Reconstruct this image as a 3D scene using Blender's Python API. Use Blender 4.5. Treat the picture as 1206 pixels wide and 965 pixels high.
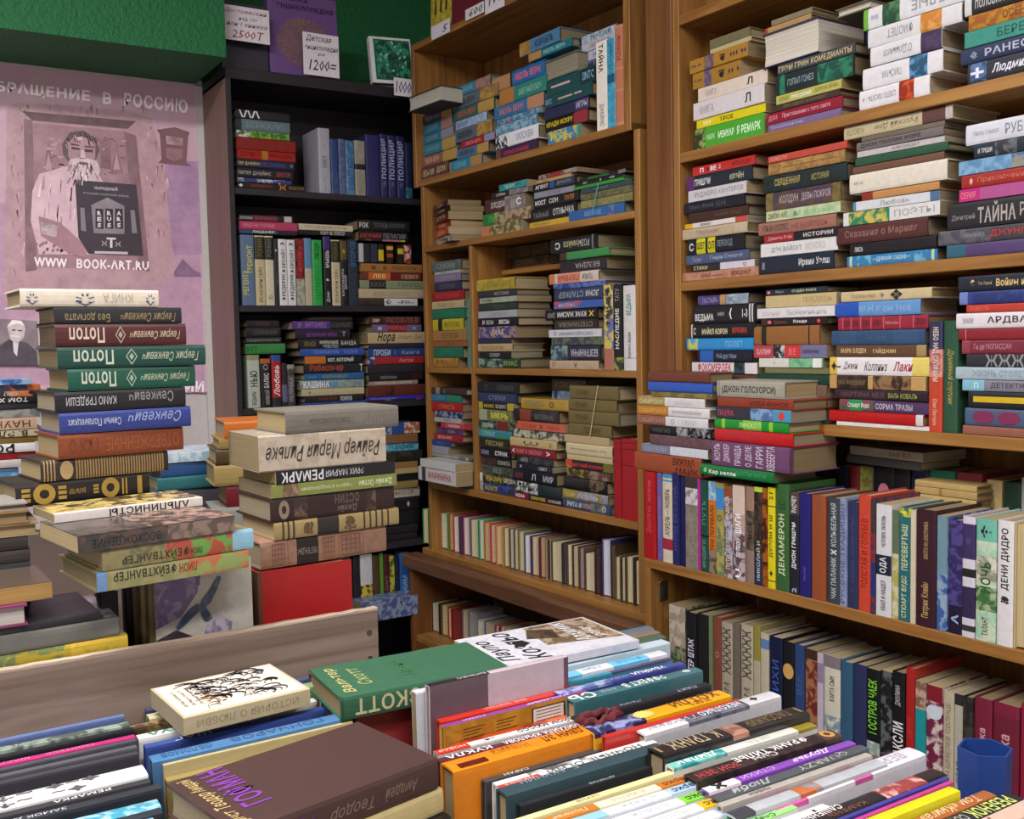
import bpy, math, random
from mathutils import Matrix, Vector
for _o in list(bpy.data.objects): bpy.data.objects.remove(_o)
SC = bpy.context.scene; C = SC.collection
rnd = random.Random(7)

# ---------------------------------------------------------------- camera
F, PITCH, ROLL, AZ = 1191.18, 0.0667024, -0.0195023, 1.01606796      # focal length in pixels of the 1206 px wide frame
EYE = Vector((0, 0, 1.5))
fh = Vector((math.cos(AZ), math.sin(AZ), 0)); rt = Vector((math.sin(AZ), -math.cos(AZ), 0)); up = Vector((0, 0, 1))
FWD = math.cos(PITCH)*fh - math.sin(PITCH)*up
_u = math.sin(PITCH)*fh + math.cos(PITCH)*up
RGT = math.cos(ROLL)*rt + math.sin(ROLL)*_u
UPV = -math.sin(ROLL)*rt + math.cos(ROLL)*_u
cam = bpy.data.cameras.new('camera'); co = bpy.data.objects.new('camera', cam); C.objects.link(co)
cam.sensor_width = 36; cam.sensor_fit = 'HORIZONTAL'; cam.lens = F/1206*36; cam.clip_start = .02
m = Matrix((RGT, UPV, -FWD)).transposed().to_4x4(); m.translation = EYE; co.matrix_world = m
SC.camera = co

# ---------------------------------------------------------------- light and exposure
SC.view_settings.view_transform = 'Standard'; SC.view_settings.look = 'None'
SC.view_settings.gamma = 1; SC.view_settings.use_curve_mapping = False; SC.view_settings.exposure = 0.6
wd = bpy.data.worlds.new('world'); SC.world = wd; wd.use_nodes = True
wd.node_tree.nodes['Background'].inputs[0].default_value = (.85, .92, 1, 1); wd.node_tree.nodes['Background'].inputs[1].default_value = .35
PANELS = [(-0.45, 1.15, 3.05, 42), (0.45, -0.35, 3.05, 28), (-1.3, -0.7, 3.05, 28)]     # ceiling light panels: x, y, z, watts; last two unseen, added as fill
def panel_lamp(x, y, z, w):
    l = bpy.data.lights.new('ceiling_and_fill_light', 'AREA'); l.shape = 'RECTANGLE'; l.size = 1.15; l.size_y = .28
    l.energy = w; l.color = (1, .965, .93); o = bpy.data.objects.new('ceiling_and_fill_light', l); C.objects.link(o); o.location = (x, y, z-.075)
for p in PANELS: panel_lamp(*p)

# ---------------------------------------------------------------- pixel measurement -> point of the room
def ray(x, y): return RGT*(x-603)/F - UPV*(y-482.5)/F + FWD
class Plane:                     # vertical plane facing the shop; t = distance from the camera foot, d = its direction seen from left to right
    def __init__(s, D, az):
        s.D = D; s.d = Vector((-math.cos(az), -math.sin(az), 0)); s.n = Vector((s.d.y*-1, s.d.x, 0)); s.n = s.n if s.n.dot(Vector((1, 1, 0))) > 0 else -s.n
    def hit(s, x, y, off=0):     # -> (run along d, z)
        r = ray(x, y); p = EYE + r*((s.D+off)/r.dot(s.n)); return p.dot(s.d), p.z
    def at(s, run, z, off=0): return s.d*run + s.n*(s.D+off) + Vector((0, 0, z))
PR = Plane(1.60, AZ+.591045); PM = Plane(1.65, AZ+.618536)
def wallplane(Y):
    p = Plane(Y, math.pi); p.d = Vector((1, 0, 0)); p.n = Vector((0, 1, 0)); return p
def hz(x, y, z): r = ray(x, y); return EYE + r*((z-EYE.z)/r.z)

# ---------------------------------------------------------------- materials
def srgb(h):
    h = h.lstrip('#')
    v = [int(c*2, 16) for c in h] if len(h) == 3 else [int(h[i:i+2], 16) for i in (0, 2, 4)]
    return tuple(((x/255)/12.92 if x <= 10 else ((x/255+.055)/1.055)**2.4) for x in v)
def newmat(name):
    m = bpy.data.materials.new(name); m.use_nodes = True; nt = m.node_tree; return m, nt, nt.nodes['Principled BSDF'], nt.links
def cover_mat(name, rough, bump, coat=0):
    m, nt, b, L = newmat(name); N = nt.nodes
    a = N.new('ShaderNodeAttribute'); a.attribute_name = 'Col'; a2 = N.new('ShaderNodeAttribute'); a2.attribute_name = 'Col2'
    tc = N.new('ShaderNodeTexCoord'); oi = N.new('ShaderNodeObjectInfo')
    n1 = N.new('ShaderNodeTexNoise'); n1.noise_dimensions = '4D'; n1.inputs['Scale'].default_value = 55; n1.inputs['Detail'].default_value = 3; n1.inputs['Distortion'].default_value = .8
    mul = N.new('ShaderNodeMath'); mul.operation = 'MULTIPLY'; mul.inputs[1].default_value = 40; L.new(oi.outputs['Random'], mul.inputs[0]); L.new(mul.outputs[0], n1.inputs['W'])
    L.new(tc.outputs['Object'], n1.inputs['Vector'])
    r = N.new('ShaderNodeValToRGB'); r.color_ramp.elements[0].position = .46; r.color_ramp.elements[1].position = .56; L.new(n1.outputs['Fac'], r.inputs['Fac'])
    mx = N.new('ShaderNodeMix'); mx.data_type = 'RGBA'; L.new(r.outputs['Color'], mx.inputs['Factor']); L.new(a.outputs['Color'], mx.inputs['A']); L.new(a2.outputs['Color'], mx.inputs['B'])
    n2 = N.new('ShaderNodeTexNoise'); n2.inputs['Scale'].default_value = 90; n2.inputs['Detail'].default_value = 6; L.new(tc.outputs['Object'], n2.inputs['Vector'])
    r2 = N.new('ShaderNodeMapRange'); r2.inputs['From Min'].default_value = .3; r2.inputs['From Max'].default_value = .7; r2.inputs['To Min'].default_value = .93; r2.inputs['To Max'].default_value = 1.05; L.new(n2.outputs['Fac'], r2.inputs['Value'])
    vm = N.new('ShaderNodeVectorMath'); vm.operation = 'SCALE'; L.new(mx.outputs['Result'], vm.inputs[0]); L.new(r2.outputs[0], vm.inputs['Scale'])
    L.new(vm.outputs[0], b.inputs['Base Color']); b.inputs['Roughness'].default_value = rough
    if coat: b.inputs['Coat Weight'].default_value = coat; b.inputs['Coat Roughness'].default_value = .12
    n3 = N.new('ShaderNodeTexNoise'); n3.inputs['Scale'].default_value = 900 if bump > .3 else 60; L.new(tc.outputs['Object'], n3.inputs['Vector'])
    bp = N.new('ShaderNodeBump'); bp.inputs['Strength'].default_value = bump; bp.inputs['Distance'].default_value = .001; L.new(n3.outputs['Fac'], bp.inputs['Height']); L.new(bp.outputs[0], b.inputs['Normal'])
    return m
MC = {'g': cover_mat('glossy_cover', .28, .12, .35), 'h': cover_mat('satin_cover', .42, .15), 'c': cover_mat('cloth_cover', .75, .5), 'p': cover_mat('paperback_cover', .34, .15, .2)}
def page_mat():
    m, nt, b, L = newmat('page_block'); N = nt.nodes
    a = N.new('ShaderNodeAttribute'); a.attribute_name = 'Col'; tc = N.new('ShaderNodeTexCoord')
    mp = N.new('ShaderNodeMapping'); mp.inputs['Scale'].default_value = (4, 4, 900); L.new(tc.outputs['Object'], mp.inputs['Vector'])
    n = N.new('ShaderNodeTexNoise'); n.inputs['Scale'].default_value = 1; n.inputs['Detail'].default_value = 2; L.new(mp.outputs[0], n.inputs['Vector'])
    r = N.new('ShaderNodeMapRange'); r.inputs['From Min'].default_value = .3; r.inputs['From Max'].default_value = .7; r.inputs['To Min'].default_value = .72; r.inputs['To Max'].default_value = 1.08; L.new(n.outputs['Fac'], r.inputs['Value'])
    vm = N.new('ShaderNodeVectorMath'); vm.operation = 'SCALE'; L.new(a.outputs['Color'], vm.inputs[0]); L.new(r.outputs[0], vm.inputs['Scale'])
    L.new(vm.outputs[0], b.inputs['Base Color']); b.inputs['Roughness'].default_value = .9
    bp = N.new('ShaderNodeBump'); bp.inputs['Strength'].default_value = .35; bp.inputs['Distance'].default_value = .0006; L.new(n.outputs['Fac'], bp.inputs['Height']); L.new(bp.outputs[0], b.inputs['Normal'])
    return m
MPAGE = page_mat()
def wood_mat(name, c1, c2, axis=0, rough=.45, scale=1.0, bump=.15):
    m, nt, b, L = newmat(name); N = nt.nodes; tc = N.new('ShaderNodeTexCoord')
    mp = N.new('ShaderNodeMapping'); s = [28*scale]*3; s[axis] = 1.6*scale; mp.inputs['Scale'].default_value = s; L.new(tc.outputs['Object'], mp.inputs['Vector'])
    n = N.new('ShaderNodeTexNoise'); n.inputs['Scale'].default_value = 1.3; n.inputs['Detail'].default_value = 7; n.inputs['Distortion'].default_value = 1.2; L.new(mp.outputs[0], n.inputs['Vector'])
    r = N.new('ShaderNodeValToRGB'); r.color_ramp.elements[0].position = .3; r.color_ramp.elements[1].position = .72
    r.color_ramp.elements[0].color = (*srgb(c1), 1); r.color_ramp.elements[1].color = (*srgb(c2), 1); L.new(n.outputs['Fac'], r.inputs['Fac'])
    L.new(r.outputs['Color'], b.inputs['Base Color']); b.inputs['Roughness'].default_value = rough
    bp = N.new('ShaderNodeBump'); bp.inputs['Strength'].default_value = bump; bp.inputs['Distance'].default_value = .002; L.new(n.outputs['Fac'], bp.inputs['Height']); L.new(bp.outputs[0], b.inputs['Normal'])
    return m
def plain(name, c, rough=.5, metal=0, bump=0, bscale=60, dist=.002):
    m, nt, b, L = newmat(name); N = nt.nodes; b.inputs['Roughness'].default_value = rough; b.inputs['Metallic'].default_value = metal
    tc = N.new('ShaderNodeTexCoord'); n = N.new('ShaderNodeTexNoise'); n.inputs['Scale'].default_value = bscale; n.inputs['Detail'].default_value = 4; L.new(tc.outputs['Object'], n.inputs['Vector'])
    mx = N.new('ShaderNodeMix'); mx.data_type = 'RGBA'; k = srgb(c); mx.inputs['A'].default_value = (k[0]*.88, k[1]*.88, k[2]*.88, 1); mx.inputs['B'].default_value = (k[0]*1.08, k[1]*1.08, k[2]*1.08, 1)
    L.new(n.outputs['Fac'], mx.inputs['Factor']); L.new(mx.outputs['Result'], b.inputs['Base Color'])
    if bump:
        bp = N.new('ShaderNodeBump'); bp.inputs['Strength'].default_value = bump; bp.inputs['Distance'].default_value = dist; L.new(n.outputs['Fac'], bp.inputs['Height']); L.new(bp.outputs[0], b.inputs['Normal'])
    return m
OAK = wood_mat('oak_veneer', '#7a4f24', '#a6783e', 0); OAKV = wood_mat('oak_veneer_upright', '#7a4f24', '#a6783e', 2)
BROWNV = wood_mat('brown_veneer_upright', '#643c1e', '#7d5029', 2)
LEDGE = wood_mat('dark_varnished_wood', '#4d3020', '#76513a', 0)
WALNUT = wood_mat('grey_brown_laminate', '#7a5d54', '#8d7068', 2, .5)
BLACKB = plain('black_laminate', '#26232a', .45)
GREEN = plain('green_rough_paint', '#0f6b3a', .62, 0, .9, 95, .006)
WHITEP = plain('white_painted_trim', '#d0cccc', .5); WALLM = plain('pale_wall_paint', '#c9c4c6', .7, 0, .2, 40)
BOARDM = wood_mat('weathered_plywood', '#6a584d', '#98857a', 0, .65, .8, .3)
TABLEM = plain('dark_table_top', '#5a4a40', .6); STEEL = plain('dull_steel', '#8a857c', .35, .9); CEIL = plain('white_ceiling', '#e8e6e2', .8)
FLOORM = wood_mat('brown_floor', '#4d3a2e', '#6b5241', 0, .4)
PAPER = plain('white_paper', '#e4e0e6', .7)

# ---------------------------------------------------------------- mesh helpers
class MB:
    def __init__(s): s.v = []; s.f = []; s.c = []; s.c2 = []
    def quad(s, pts, c=(1, 1, 1), c2=None):
        i = len(s.v); s.v += [tuple(p) for p in pts]; s.f.append(tuple(range(i, i+len(pts)))); s.c.append(c); s.c2.append(c2 or c)
    def box(s, x0, x1, y0, y1, z0, z1, c=(1, 1, 1), c2=None, bev=0):
        v = [(x, y, z) for z in (z0, z1) for y in (y0, y1) for x in (x0, x1)]; i = len(s.v); s.v += v
        for f in ((0, 2, 3, 1), (4, 5, 7, 6), (0, 1, 5, 4), (2, 6, 7, 3), (0, 4, 6, 2), (1, 3, 7, 5)):
            s.f.append(tuple(i+k for k in f)); s.c.append(c); s.c2.append(c2 or c)
    def build(s, name, mats, parent=None, colattr=False, matrix=None, smooth=False):
        me = bpy.data.meshes.new(name); me.from_pydata(s.v, [], s.f); me.update()
        for mm in (mats if isinstance(mats, (list, tuple)) else [mats]): me.materials.append(mm)
        if colattr:
            for nm, arr in (('Col', s.c), ('Col2', s.c2)):
                a = me.attributes.new(nm, 'FLOAT_COLOR', 'FACE'); a.data.foreach_set('color', [x for c in arr for x in (*c, 1.0)])
        if smooth: me.polygons.foreach_set('use_smooth', [True]*len(me.polygons))
        o = bpy.data.objects.new(name, me); C.objects.link(o)
        if parent: o.parent = parent
        if matrix is not None: o.matrix_world = matrix
        return o
def empty(name, matrix, label=None, cat=None, group=None, kind=None):
    o = bpy.data.objects.new(name, None); o.empty_display_size = .05; C.objects.link(o); o.matrix_world = matrix
    if label: o['label'] = label
    if cat: o['category'] = cat
    if group: o['group'] = group
    if kind: o['kind'] = kind
    return o
def tag(o, label, cat, group=None): o['label'] = label; o['category'] = cat; (group and o.__setitem__('group', group)); return o
def bevel(o, w, seg=2):
    b = o.modifiers.new('bevel', 'BEVEL'); b.width = w; b.segments = seg; b.limit_method = 'ANGLE'; return o
_glyph = {}
def text_geo(s, bold=0, shear=0):      # outline of a written word, scaled into the unit box
    k = (s, bold, shear)
    if k in _glyph: return _glyph[k]
    cu = bpy.data.curves.new('lettering', 'FONT'); cu.body = s; cu.resolution_u = 1; cu.offset = bold*.012; cu.shear = shear; cu.fill_mode = 'FRONT'; cu.space_character = 1+.045*bold
    ob = bpy.data.objects.new('lettering', cu); C.objects.link(ob)
    me = bpy.data.meshes.new_from_object(ob); vs = [tuple(v.co) for v in me.vertices]; fs = [tuple(p.vertices) for p in me.polygons]
    bpy.data.objects.remove(ob); bpy.data.curves.remove(cu); bpy.data.meshes.remove(me)
    if not vs: r = ([], [], 1)
    else:
        x0 = min(v[0] for v in vs); x1 = max(v[0] for v in vs); y0 = min(v[1] for v in vs); y1 = max(v[1] for v in vs)
        r = ([((v[0]-x0)/(x1-x0+1e-6), (v[1]-y0)/(y1-y0+1e-6)) for v in vs], fs, (x1-x0)/max(y1-y0, 1e-3))
    _glyph[k] = r; return r

# ---------------------------------------------------------------- a book
PAGES = ['#9c8862', '#8f7d5a', '#a5926c', '#877656', '#ab9a7a', '#948870', '#8c7c60']
def parse_cover(s):
    tk = s.split(); st = tk[0]; base = tk[1].split('~'); b = [(0, 1, srgb(base[0]), srgb(base[-1]))]
    for t in tk[2:]:
        rg, col = t.split('='); a, e = rg.split('-'); cc = col.split('~'); b.append((float(a), float(e), srgb(cc[0]), srgb(cc[-1])))
    return st, b
BI = 0; STUFF = []
SMALL = set([6,7,18,58,62,63,71,74,81,89,90,98,110,151,158,166,167,168,169,170,171,176,178,179,187,188,195,196,198,199,200,201,202,203,204,205,207,209,211,212,213,214,215,291,292,293,303,304,305,367,368,386,388,392,397,401,433,441,489,491,495,506,515,517,518,525,530,531,536,538,540,552,553,554,556,563,564,565,566,567,588,591,592,593,617,618,621,622,623,624,628,629,630,648,649,660,661,663,664,678,679,684,695,696,697,698,699,700,706])  # those that show smallest in view, past about 300 of a kind, by order of making; they are joined into one object
def book(M, L, W, T, cover, texts='', label='', group=None, flip=False, up=False, page=None, top=None, out=False, name=None):
    """local x along the spine, y from the spine inwards, z through the thickness; spine at y=0 faces -y"""
    st, bands = parse_cover(cover); hard = st in 'ghc'
    global BI
    BI += 1; small = BI in SMALL
    if out: M = M @ Matrix.Translation((L, W, 0)) @ Matrix.Rotation(math.pi, 4, 'Z')
    root = None if small else empty(name or {'h': 'hardcover_book', 'c': 'clothbound_book', 'g': 'glossy_book', 'p': 'paperback_book'}[st], M, label, 'book', group)
    t = .0025 if hard else .0007; t = min(t, T*.2)
    b = min(.13*T, .004) if hard else 0.0004; sq = .003 if hard else 0
    n = 6 if hard and T > .018 else 4
    prof = [(W, 0), (b*1.6+.001, 0)] + [(b*(1-math.sin(math.pi*(i+.5)/(n))**.4), T*(.5-.5*math.cos(math.pi*(i+.5)/n))) for i in range(n)] + [(b*1.6+.001, T), (W, T)]
    inner = [(W, t), (b*1.6+.003, t)] + [(p[0]+t, min(max(p[1], t), T-t)) for p in prof[2:-2]] + [(b*1.6+.003, T-t), (W, T-t)]
    cuts = sorted({0, 1, *[min(max(x, 0), 1) for bb in bands[1:] for x in bb[:2]]})
    mb = MB(); K = len(prof); base = bands[0]
    def colat(f):
        r = base
        for bb in bands[1:]:
            if bb[0] <= f <= bb[1]: r = bb
        return r[2], r[3]
    for ci in range(len(cuts)-1):
        x0, x1 = cuts[ci]*L, cuts[ci+1]*L; c, c2 = colat((cuts[ci]+cuts[ci+1])/2)
        for i in range(K-1):
            a, e = prof[i], prof[i+1]; sp = 0 < i < K-2
            mb.quad([(x0, *a), (x1, *a), (x1, *e), (x0, *e)], c if sp else base[2], c2 if sp else base[3])
    for i in range(K-1):
        a, e = inner[i], inner[i+1]; A, E = prof[i], prof[i+1]
        mb.quad([(0, *e), (L, *e), (L, *a), (0, *a)], base[2]); 
        mb.quad([(0, *a), (0, *A), (0, *E), (0, *e)], base[2]); mb.quad([(L, *A), (L, *a), (L, *e), (L, *E)], base[2])
    for (A, I) in ((prof[0], inner[0]), (inner[-1], prof[-1])):
        mb.quad([(0, *A), (L, *A), (L, *I), (0, *I)][::-1], base[2])
    def spine_y(z):
        for i in range(1, K-2):
            z0, z1 = prof[i][1], prof[i+1][1]
            if z0 <= z <= z1: return prof[i][0] + (prof[i+1][0]-prof[i][0])*(z-z0)/(z1-z0+1e-9)
        return b
    def put(spec, surf):
        for tx in [q for q in spec.split(';') if q.strip()]:
            q = tx.strip().split(' ', 2); rg = q[0]; col = q[1]; s = q[2]
            fl = flip; bold = .5; sh = 0; v0, v1 = .25, .75
            if '@' in rg: rg, vv = rg.split('@'); v0, v1 = map(float, vv.split('-'))
            turn = False
            while col[-1] in 'rui*/^': 
                ch = col[-1]; col = col[:-1]
                if ch == 'r': fl = not fl
                if ch == '^': turn = True
                if ch == '*': bold = 1.9
                if ch == '/': sh = .35
            a, e = map(float, rg.split('-')); vs, fs, asp = text_geo(s, bold, sh); H = T if surf == 's' else W
            w = (e-a)*L; h = (v1-v0)*H; h2 = min(h, w/asp*1.9) ; w2 = min(w, h*asp*1.35)
            x0 = a*L+(w-w2)/2; z0 = v0*H+(h-h2)/2; cc = srgb(col); i0 = len(mb.v); sy = min(p_[0] for p_ in prof)-.0003
            for (vx, vy) in vs:
                if turn: x = (e if not fl else a)*L - (w*.8*vy if not fl else -w*.8*vy); z = H*(v0+(v1-v0)*(vx if not fl else 1-vx))
                else:
                    if fl: vx, vy = 1-vx, 1-vy
                    x = x0+vx*w2; z = z0+vy*h2
                mb.v.append((x, sy, z) if surf == 's' else (x, z, T+.0004))
            for f in fs:
                mb.f.append(tuple(i0+k for k in f)); mb.c.append(cc); mb.c2.append(cc)
    if texts: put(texts, 's')
    if top: top(mb, put, L, W, T)
    if small: STUFF.append((M, mb, 'ghcp'.index(st)))
    else: mb.build('cover', MC[st], root, True)
    pg = srgb(page or rnd.choice(PAGES)); pb = MB(); py = b*1.6+t; pw = W-sq*1.3
    if hard:
        cz = [0, .25, .5, .75, 1]; dep = [0, .0022, .003, .0022, 0]; z0, z1 = t, T-t
        pr = [(py, z0)]+[(pw-d, z0+(z1-z0)*q) for q, d in zip(cz, dep)]+[(py, z1)]
    else: pr = [(py, t), (pw, t), (pw, T-t), (py, T-t)]
    x0, x1 = sq, L-sq; kk = len(pr)
    for i in range(kk):
        a, e = pr[i], pr[(i+1) % kk]; pb.quad([(x0, *e), (x0, *a), (x1, *a), (x1, *e)][::-1], pg)
    pb.quad([(x0, *p) for p in pr], pg); pb.quad([(x1, *p) for p in reversed(pr)], pg)
    if small: STUFF.append((M, pb, 4))
    else: pb.build('pages', MPAGE, root, True); root['bi'] = BI
    return root
def mat_axes(x, y, z, o): 
    m = Matrix((x, y, z)).transposed().to_4x4(); m.translation = o; return m
def Mh(pl, run, z, off, yaw=0):          # lying, spine towards the shop
    return mat_axes(pl.d, pl.n, Vector((0, 0, 1)), pl.at(run, z, off)) @ Matrix.Rotation(math.radians(yaw), 4, 'Z')
ORD = 'top second third fourth fifth sixth seventh eighth ninth tenth eleventh twelfth thirteenth fourteenth fifteenth sixteenth seventeenth eighteenth nineteenth twentieth'.split()
def ordn(i):
    if i < 20: return ORD[i]
    return {2: 'twenty-', 3: 'thirty-', 4: 'forty-'}[(i+1)//10]+['', 'first', 'second', 'third', 'fourth', 'fifth', 'sixth', 'seventh', 'eighth', 'ninth'][(i+1) % 10] if (i+1) % 10 else {3: 'thirtieth', 4: 'fortieth'}[(i+1)//10]
NB = {}
def mklabel(look, hard, where):
    s = f"{look} {'hardback' if hard else 'paperback'}, {where}"
    if len(s.replace('-', ' ').split()) > 16: print('LONG LABEL', len(s.replace('-', ' ').split()), s)
    if s in NB: print('DUP LABEL', s)
    NB[s] = 1; return s
def parse(block):
    for ln in block.strip().splitlines():
        ln = ln.strip()
        if not ln or ln.startswith('#'): continue
        q = [x.strip() for x in ln.split('|')]; 
        while len(q) < 5: q.append('')
        q[4] = ' '.join(q[4:])
        yield q
def opts(s):
    d = {}
    for t in s.split():
        k, _, v = t.partition('='); d[k] = (v if k == 'pg' else float(v)) if v else 1
    return d
def stack(view, pl, zb, where, group, block, off=.012, flip=False, jit=1.0, WW=None, rmin=-99, rmax=99):
    """rows: left x, top y at the left corner, right x of each spine, in the pixels of a view (x0, y0, scale) of the photograph; top book first"""
    x0, y0, s = view; rows = list(parse(block)); P = []
    for q in rows:
        xl, yt, xr = [float(t) for t in q[0].split()[:3]]; o = opts(q[4]); of = off+o.get('o', 0)
        run0, zt = pl.hit(x0+xl/s, y0+yt/s, of); run1, zr = pl.hit(x0+xr/s, y0+yt/s, of)
        if 'R' in o: zt = zr
        if 'L' in o and 'R' in o: run0 = run1-o['L']
        run0 = max(run0, rmin); run1 = min(run1, rmax); P.append([run0, run1, zt, of, o])
    tops = [p[2] for p in P]; n = len(P)
    for i in range(n-2, -1, -1):
        if P[i][2] < P[i+1][2]+.009: P[i][2] = P[i+1][2]+.009
    for i, q in enumerate(rows):
        run0, run1, zt, of, o = P[i]; zbn = P[i+1][2] if i+1 < n else zb+.0005
        L = run1-run0; T = zt-zbn-.0004; hard = q[1][0] in 'ghc'
        if 'L' in o: L = o['L']
        yaw = o.get('y', 0) + rnd.uniform(-1.6, 1.6)*jit; W = o.get('W', WW or min(max(L*.66, .105), .15))
        f = flip != bool(o.get('f', 0))
        lab = mklabel(q[3], hard, ('top of ' if i == 0 else ('bottom of ' if i == n-1 else ordn(i)+' down, '))+where)
        if yaw: L = L/max(math.cos(math.radians(yaw)), .3) if 'L' not in o else L
        book(Mh(pl, run0, zbn, of+rnd.uniform(0, .004)*jit, yaw), L, W, max(T, .006), q[1], q[2], lab, group, flip=f, out=bool(o.get('out')), page=o.get('pg'))
def row(view, pl, zb, where, group, block, off=.012, down=True, flip=True, W=None, kindgap=.0006, right=False):
    """rows: left x, right x, top y of each spine; books standing side by side"""
    x0, y0, s = view
    cur = None; rows = list(parse(block)); nn = len(rows)
    for i, q in enumerate(rows):
        xl, xr, yt = [float(t) for t in q[0].split()[:3]]; o = opts(q[4]); of = off+o.get('o', 0)
        run0, zt = pl.hit(x0+xl/s, y0+yt/s, of); run1, _ = pl.hit(x0+xr/s, y0+yt/s, of)
        if cur is not None and run0 < cur+kindgap: run0 = cur+kindgap
        T = max(run1-run0, .006); cur = run0+T; L = max(zt-zb, .06); zz = zb+.0005
        w = o.get('W', W or min(max(L*.66, .10), .15)); hard = q[1][0] in 'ghc'
        dn = down != bool(o.get('f', 0))
        if dn: M = mat_axes(-Vector((0, 0, 1)), pl.n, pl.d, pl.at(run0, zz+L, of))
        else: M = mat_axes(Vector((0, 0, 1)), pl.n, -pl.d, pl.at(run0+T, zz, of))
        if 'lean' in o: 
            piv = pl.at(run0, zz, of); M = Matrix.Translation(piv) @ Matrix.Rotation(math.radians(o['lean']), 4, pl.n) @ Matrix.Translation(-piv) @ M
        yj = rnd.uniform(-.5, .5); 
        lab = mklabel(q[3], hard, ordn(i).replace('top', 'first')+' '+where if i < nn-1 or nn < 3 else 'last '+where)
        book(M @ Matrix.Translation((0, rnd.uniform(0, .004), 0)), L, w, T, q[1], q[2], lab, group, flip=(flip != bool(o.get('t', 0))), out=bool(o.get('out')), page=o.get('pg'))

# ================================================================ the room
def struct(name, x0, x1, y0, y1, z0, z1, mat):
    b = MB(); b.box(x0, x1, y0, y1, z0, z1); o = b.build(name, mat); o['kind'] = 'structure'; return o
struct('floor', -2.6, 2.0, -2.2, 3.6, -.1, 0, FLOORM); struct('ceiling', -2.6, 2.0, -2.2, 3.6, 3.1, 3.2, CEIL)
struct('wall_back', -2.5, 1.9, 3.34, 3.5, 0, 3.1, GREEN)
struct('wall_right', 1.9, 2.0, -2.1, 3.5, 0, 3.1, WALLM); struct('wall_left', -2.6, -2.5, -2.1, 3.5, 0, 3.1, WALLM); struct('wall_front', -2.6, 2.0, -2.2, -2.1, 0, 3.1, WALLM)
struct('wall_panel_back', -2.5, .893, 3.262, 3.34, 0, 2.322, WALLM)
beam = struct('trim_beam', -2.5, .872, 2.91, 3.34, 2.322, 3.1, GREEN)
for i, (x, y, z, w) in enumerate(PANELS):
    t = empty('ceiling_and_fill_lamp', Matrix.Translation((x, y, z)), 'white ceiling light panel above the '+['book table', 'shop aisle behind the camera, added as fill', 'shop entrance side, added as fill light'][i], 'lamp')
    b = MB(); b.box(-.62, .62, -.19, .19, -.03, .05); b.build('housing', WHITEP, t)
    m, nt, bs, L = newmat('lamp_diffuser'); bs.inputs['Emission Color'].default_value = (1, .97, .93, 1); bs.inputs['Emission Strength'].default_value = 3
    b = MB(); b.box(-.57, .57, -.14, .14, -.04, -.03); b.build('diffuser', m, t)

# ---- bookcases: boxes in (run, depth, height) of their front plane
def case_part(root, name, mat, r0, r1, o0, o1, z0, z1, bev=.0015, **k):
    b = MB(); b.box(r0, r1, o0, o1, z0, z1); o = b.build(name, mat, root); bevel(o, bev, 1); return o
def case_root(name, pl, label): return empty(name, mat_axes(pl.d, pl.n, Vector((0, 0, 1)), pl.at(0, 0, 0)), label, 'bookcase')
# middle oak case
mc = case_root('bookcase', PM, 'middle oak bookcase with narrow column of compartments, crammed with books')
D = .27
for a in ((-2.835, -2.815, 1.995, 2.42), (-1.835, -1.812, 1.995, 2.42), (-2.80, -2.782, .80, 1.995), (-1.807, -1.787, .80, 1.995)):
    case_part(mc, 'side_panel', OAKV, a[0], a[1], 0 if a[2] > 1 else .004, D, a[2], a[3])
case_part(mc, 'divider', OAKV, -2.531, -2.515, .004, D, 1.057, 1.786)
case_part(mc, 'top_board', OAK, -2.835, -1.812, 0, D, 2.42, 2.44)
for a in ((-2.835, -1.812, 1.995, 2.015), (-2.782, -1.807, 1.788, 1.806), (-2.782, -2.528, 1.407, 1.425), (-2.51, -1.807, 1.407, 1.425), (-2.782, -1.807, 1.037, 1.057)):
    case_part(mc, 'shelf', OAK, a[0], a[1], .002, D, a[2], a[3])
case_part(mc, 'back_panel', OAKV, -2.83, -1.79, D, D+.006, 0, 2.44)
# its base cupboard with projecting ledge
for a in ((-2.86, -2.84), (-1.735, -1.715)): case_part(mc, 'side_panel', BROWNV, a[0], a[1], -.04, D, 0, .78)
case_part(mc, 'shelf', OAK, -2.84, -1.735, -.0, D, .815, .835)
case_part(mc, 'ledge', LEDGE, -2.87, -1.712, -.06, .0, .775, .818, .004)
case_part(mc, 'shelf', OAK, -2.84, -1.735, -.03, D, .53, .55)
case_part(mc, 'base_front', BROWNV, -2.84, -1.735, -.03, -.012, .05, .53)
# large oak case
rc = case_root('bookcase', PR, 'large oak bookcase with wide shelves of stacked books and standing rows')
case_part(rc, 'side_panel', OAKV, -1.712, -1.692, 0, D, 1.02, 3.0); case_part(rc, 'side_panel', OAKV, -.45, -.43, 0, D, 1.02, 3.0)
for zt in (2.215, 1.914, 1.628, 1.327): case_part(rc, 'shelf', OAK, -1.692, -.45, .001, D, zt-.022, zt)
case_part(rc, 'shelf', OAK, -1.692, -.45, .001, D, 2.60, 2.62)
case_part(rc, 'back_panel', OAKV, -1.712, -.43, D, D+.006, 0, 3.0)
case_part(rc, 'side_panel', OAKV, -1.735, -1.715, -.08, D, 0, .98); case_part(rc, 'side_panel', OAKV, -.45, -.43, -.08, D, 0, .98)
case_part(rc, 'shelf', OAK, -1.735, -.43, -.08, D, .98, 1.002)
Z5 = .705
case_part(rc, 'shelf', OAK, -1.715, -.45, -.06, D, Z5-.02, Z5); case_part(rc, 'plinth', BROWNV, -1.715, -.45, -.05, -.03, 0, Z5-.02)
lk = case_part(rc, 'lock_plate', STEEL, -1.715, -1.711, -.055, -.028, .90, .945)
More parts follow.
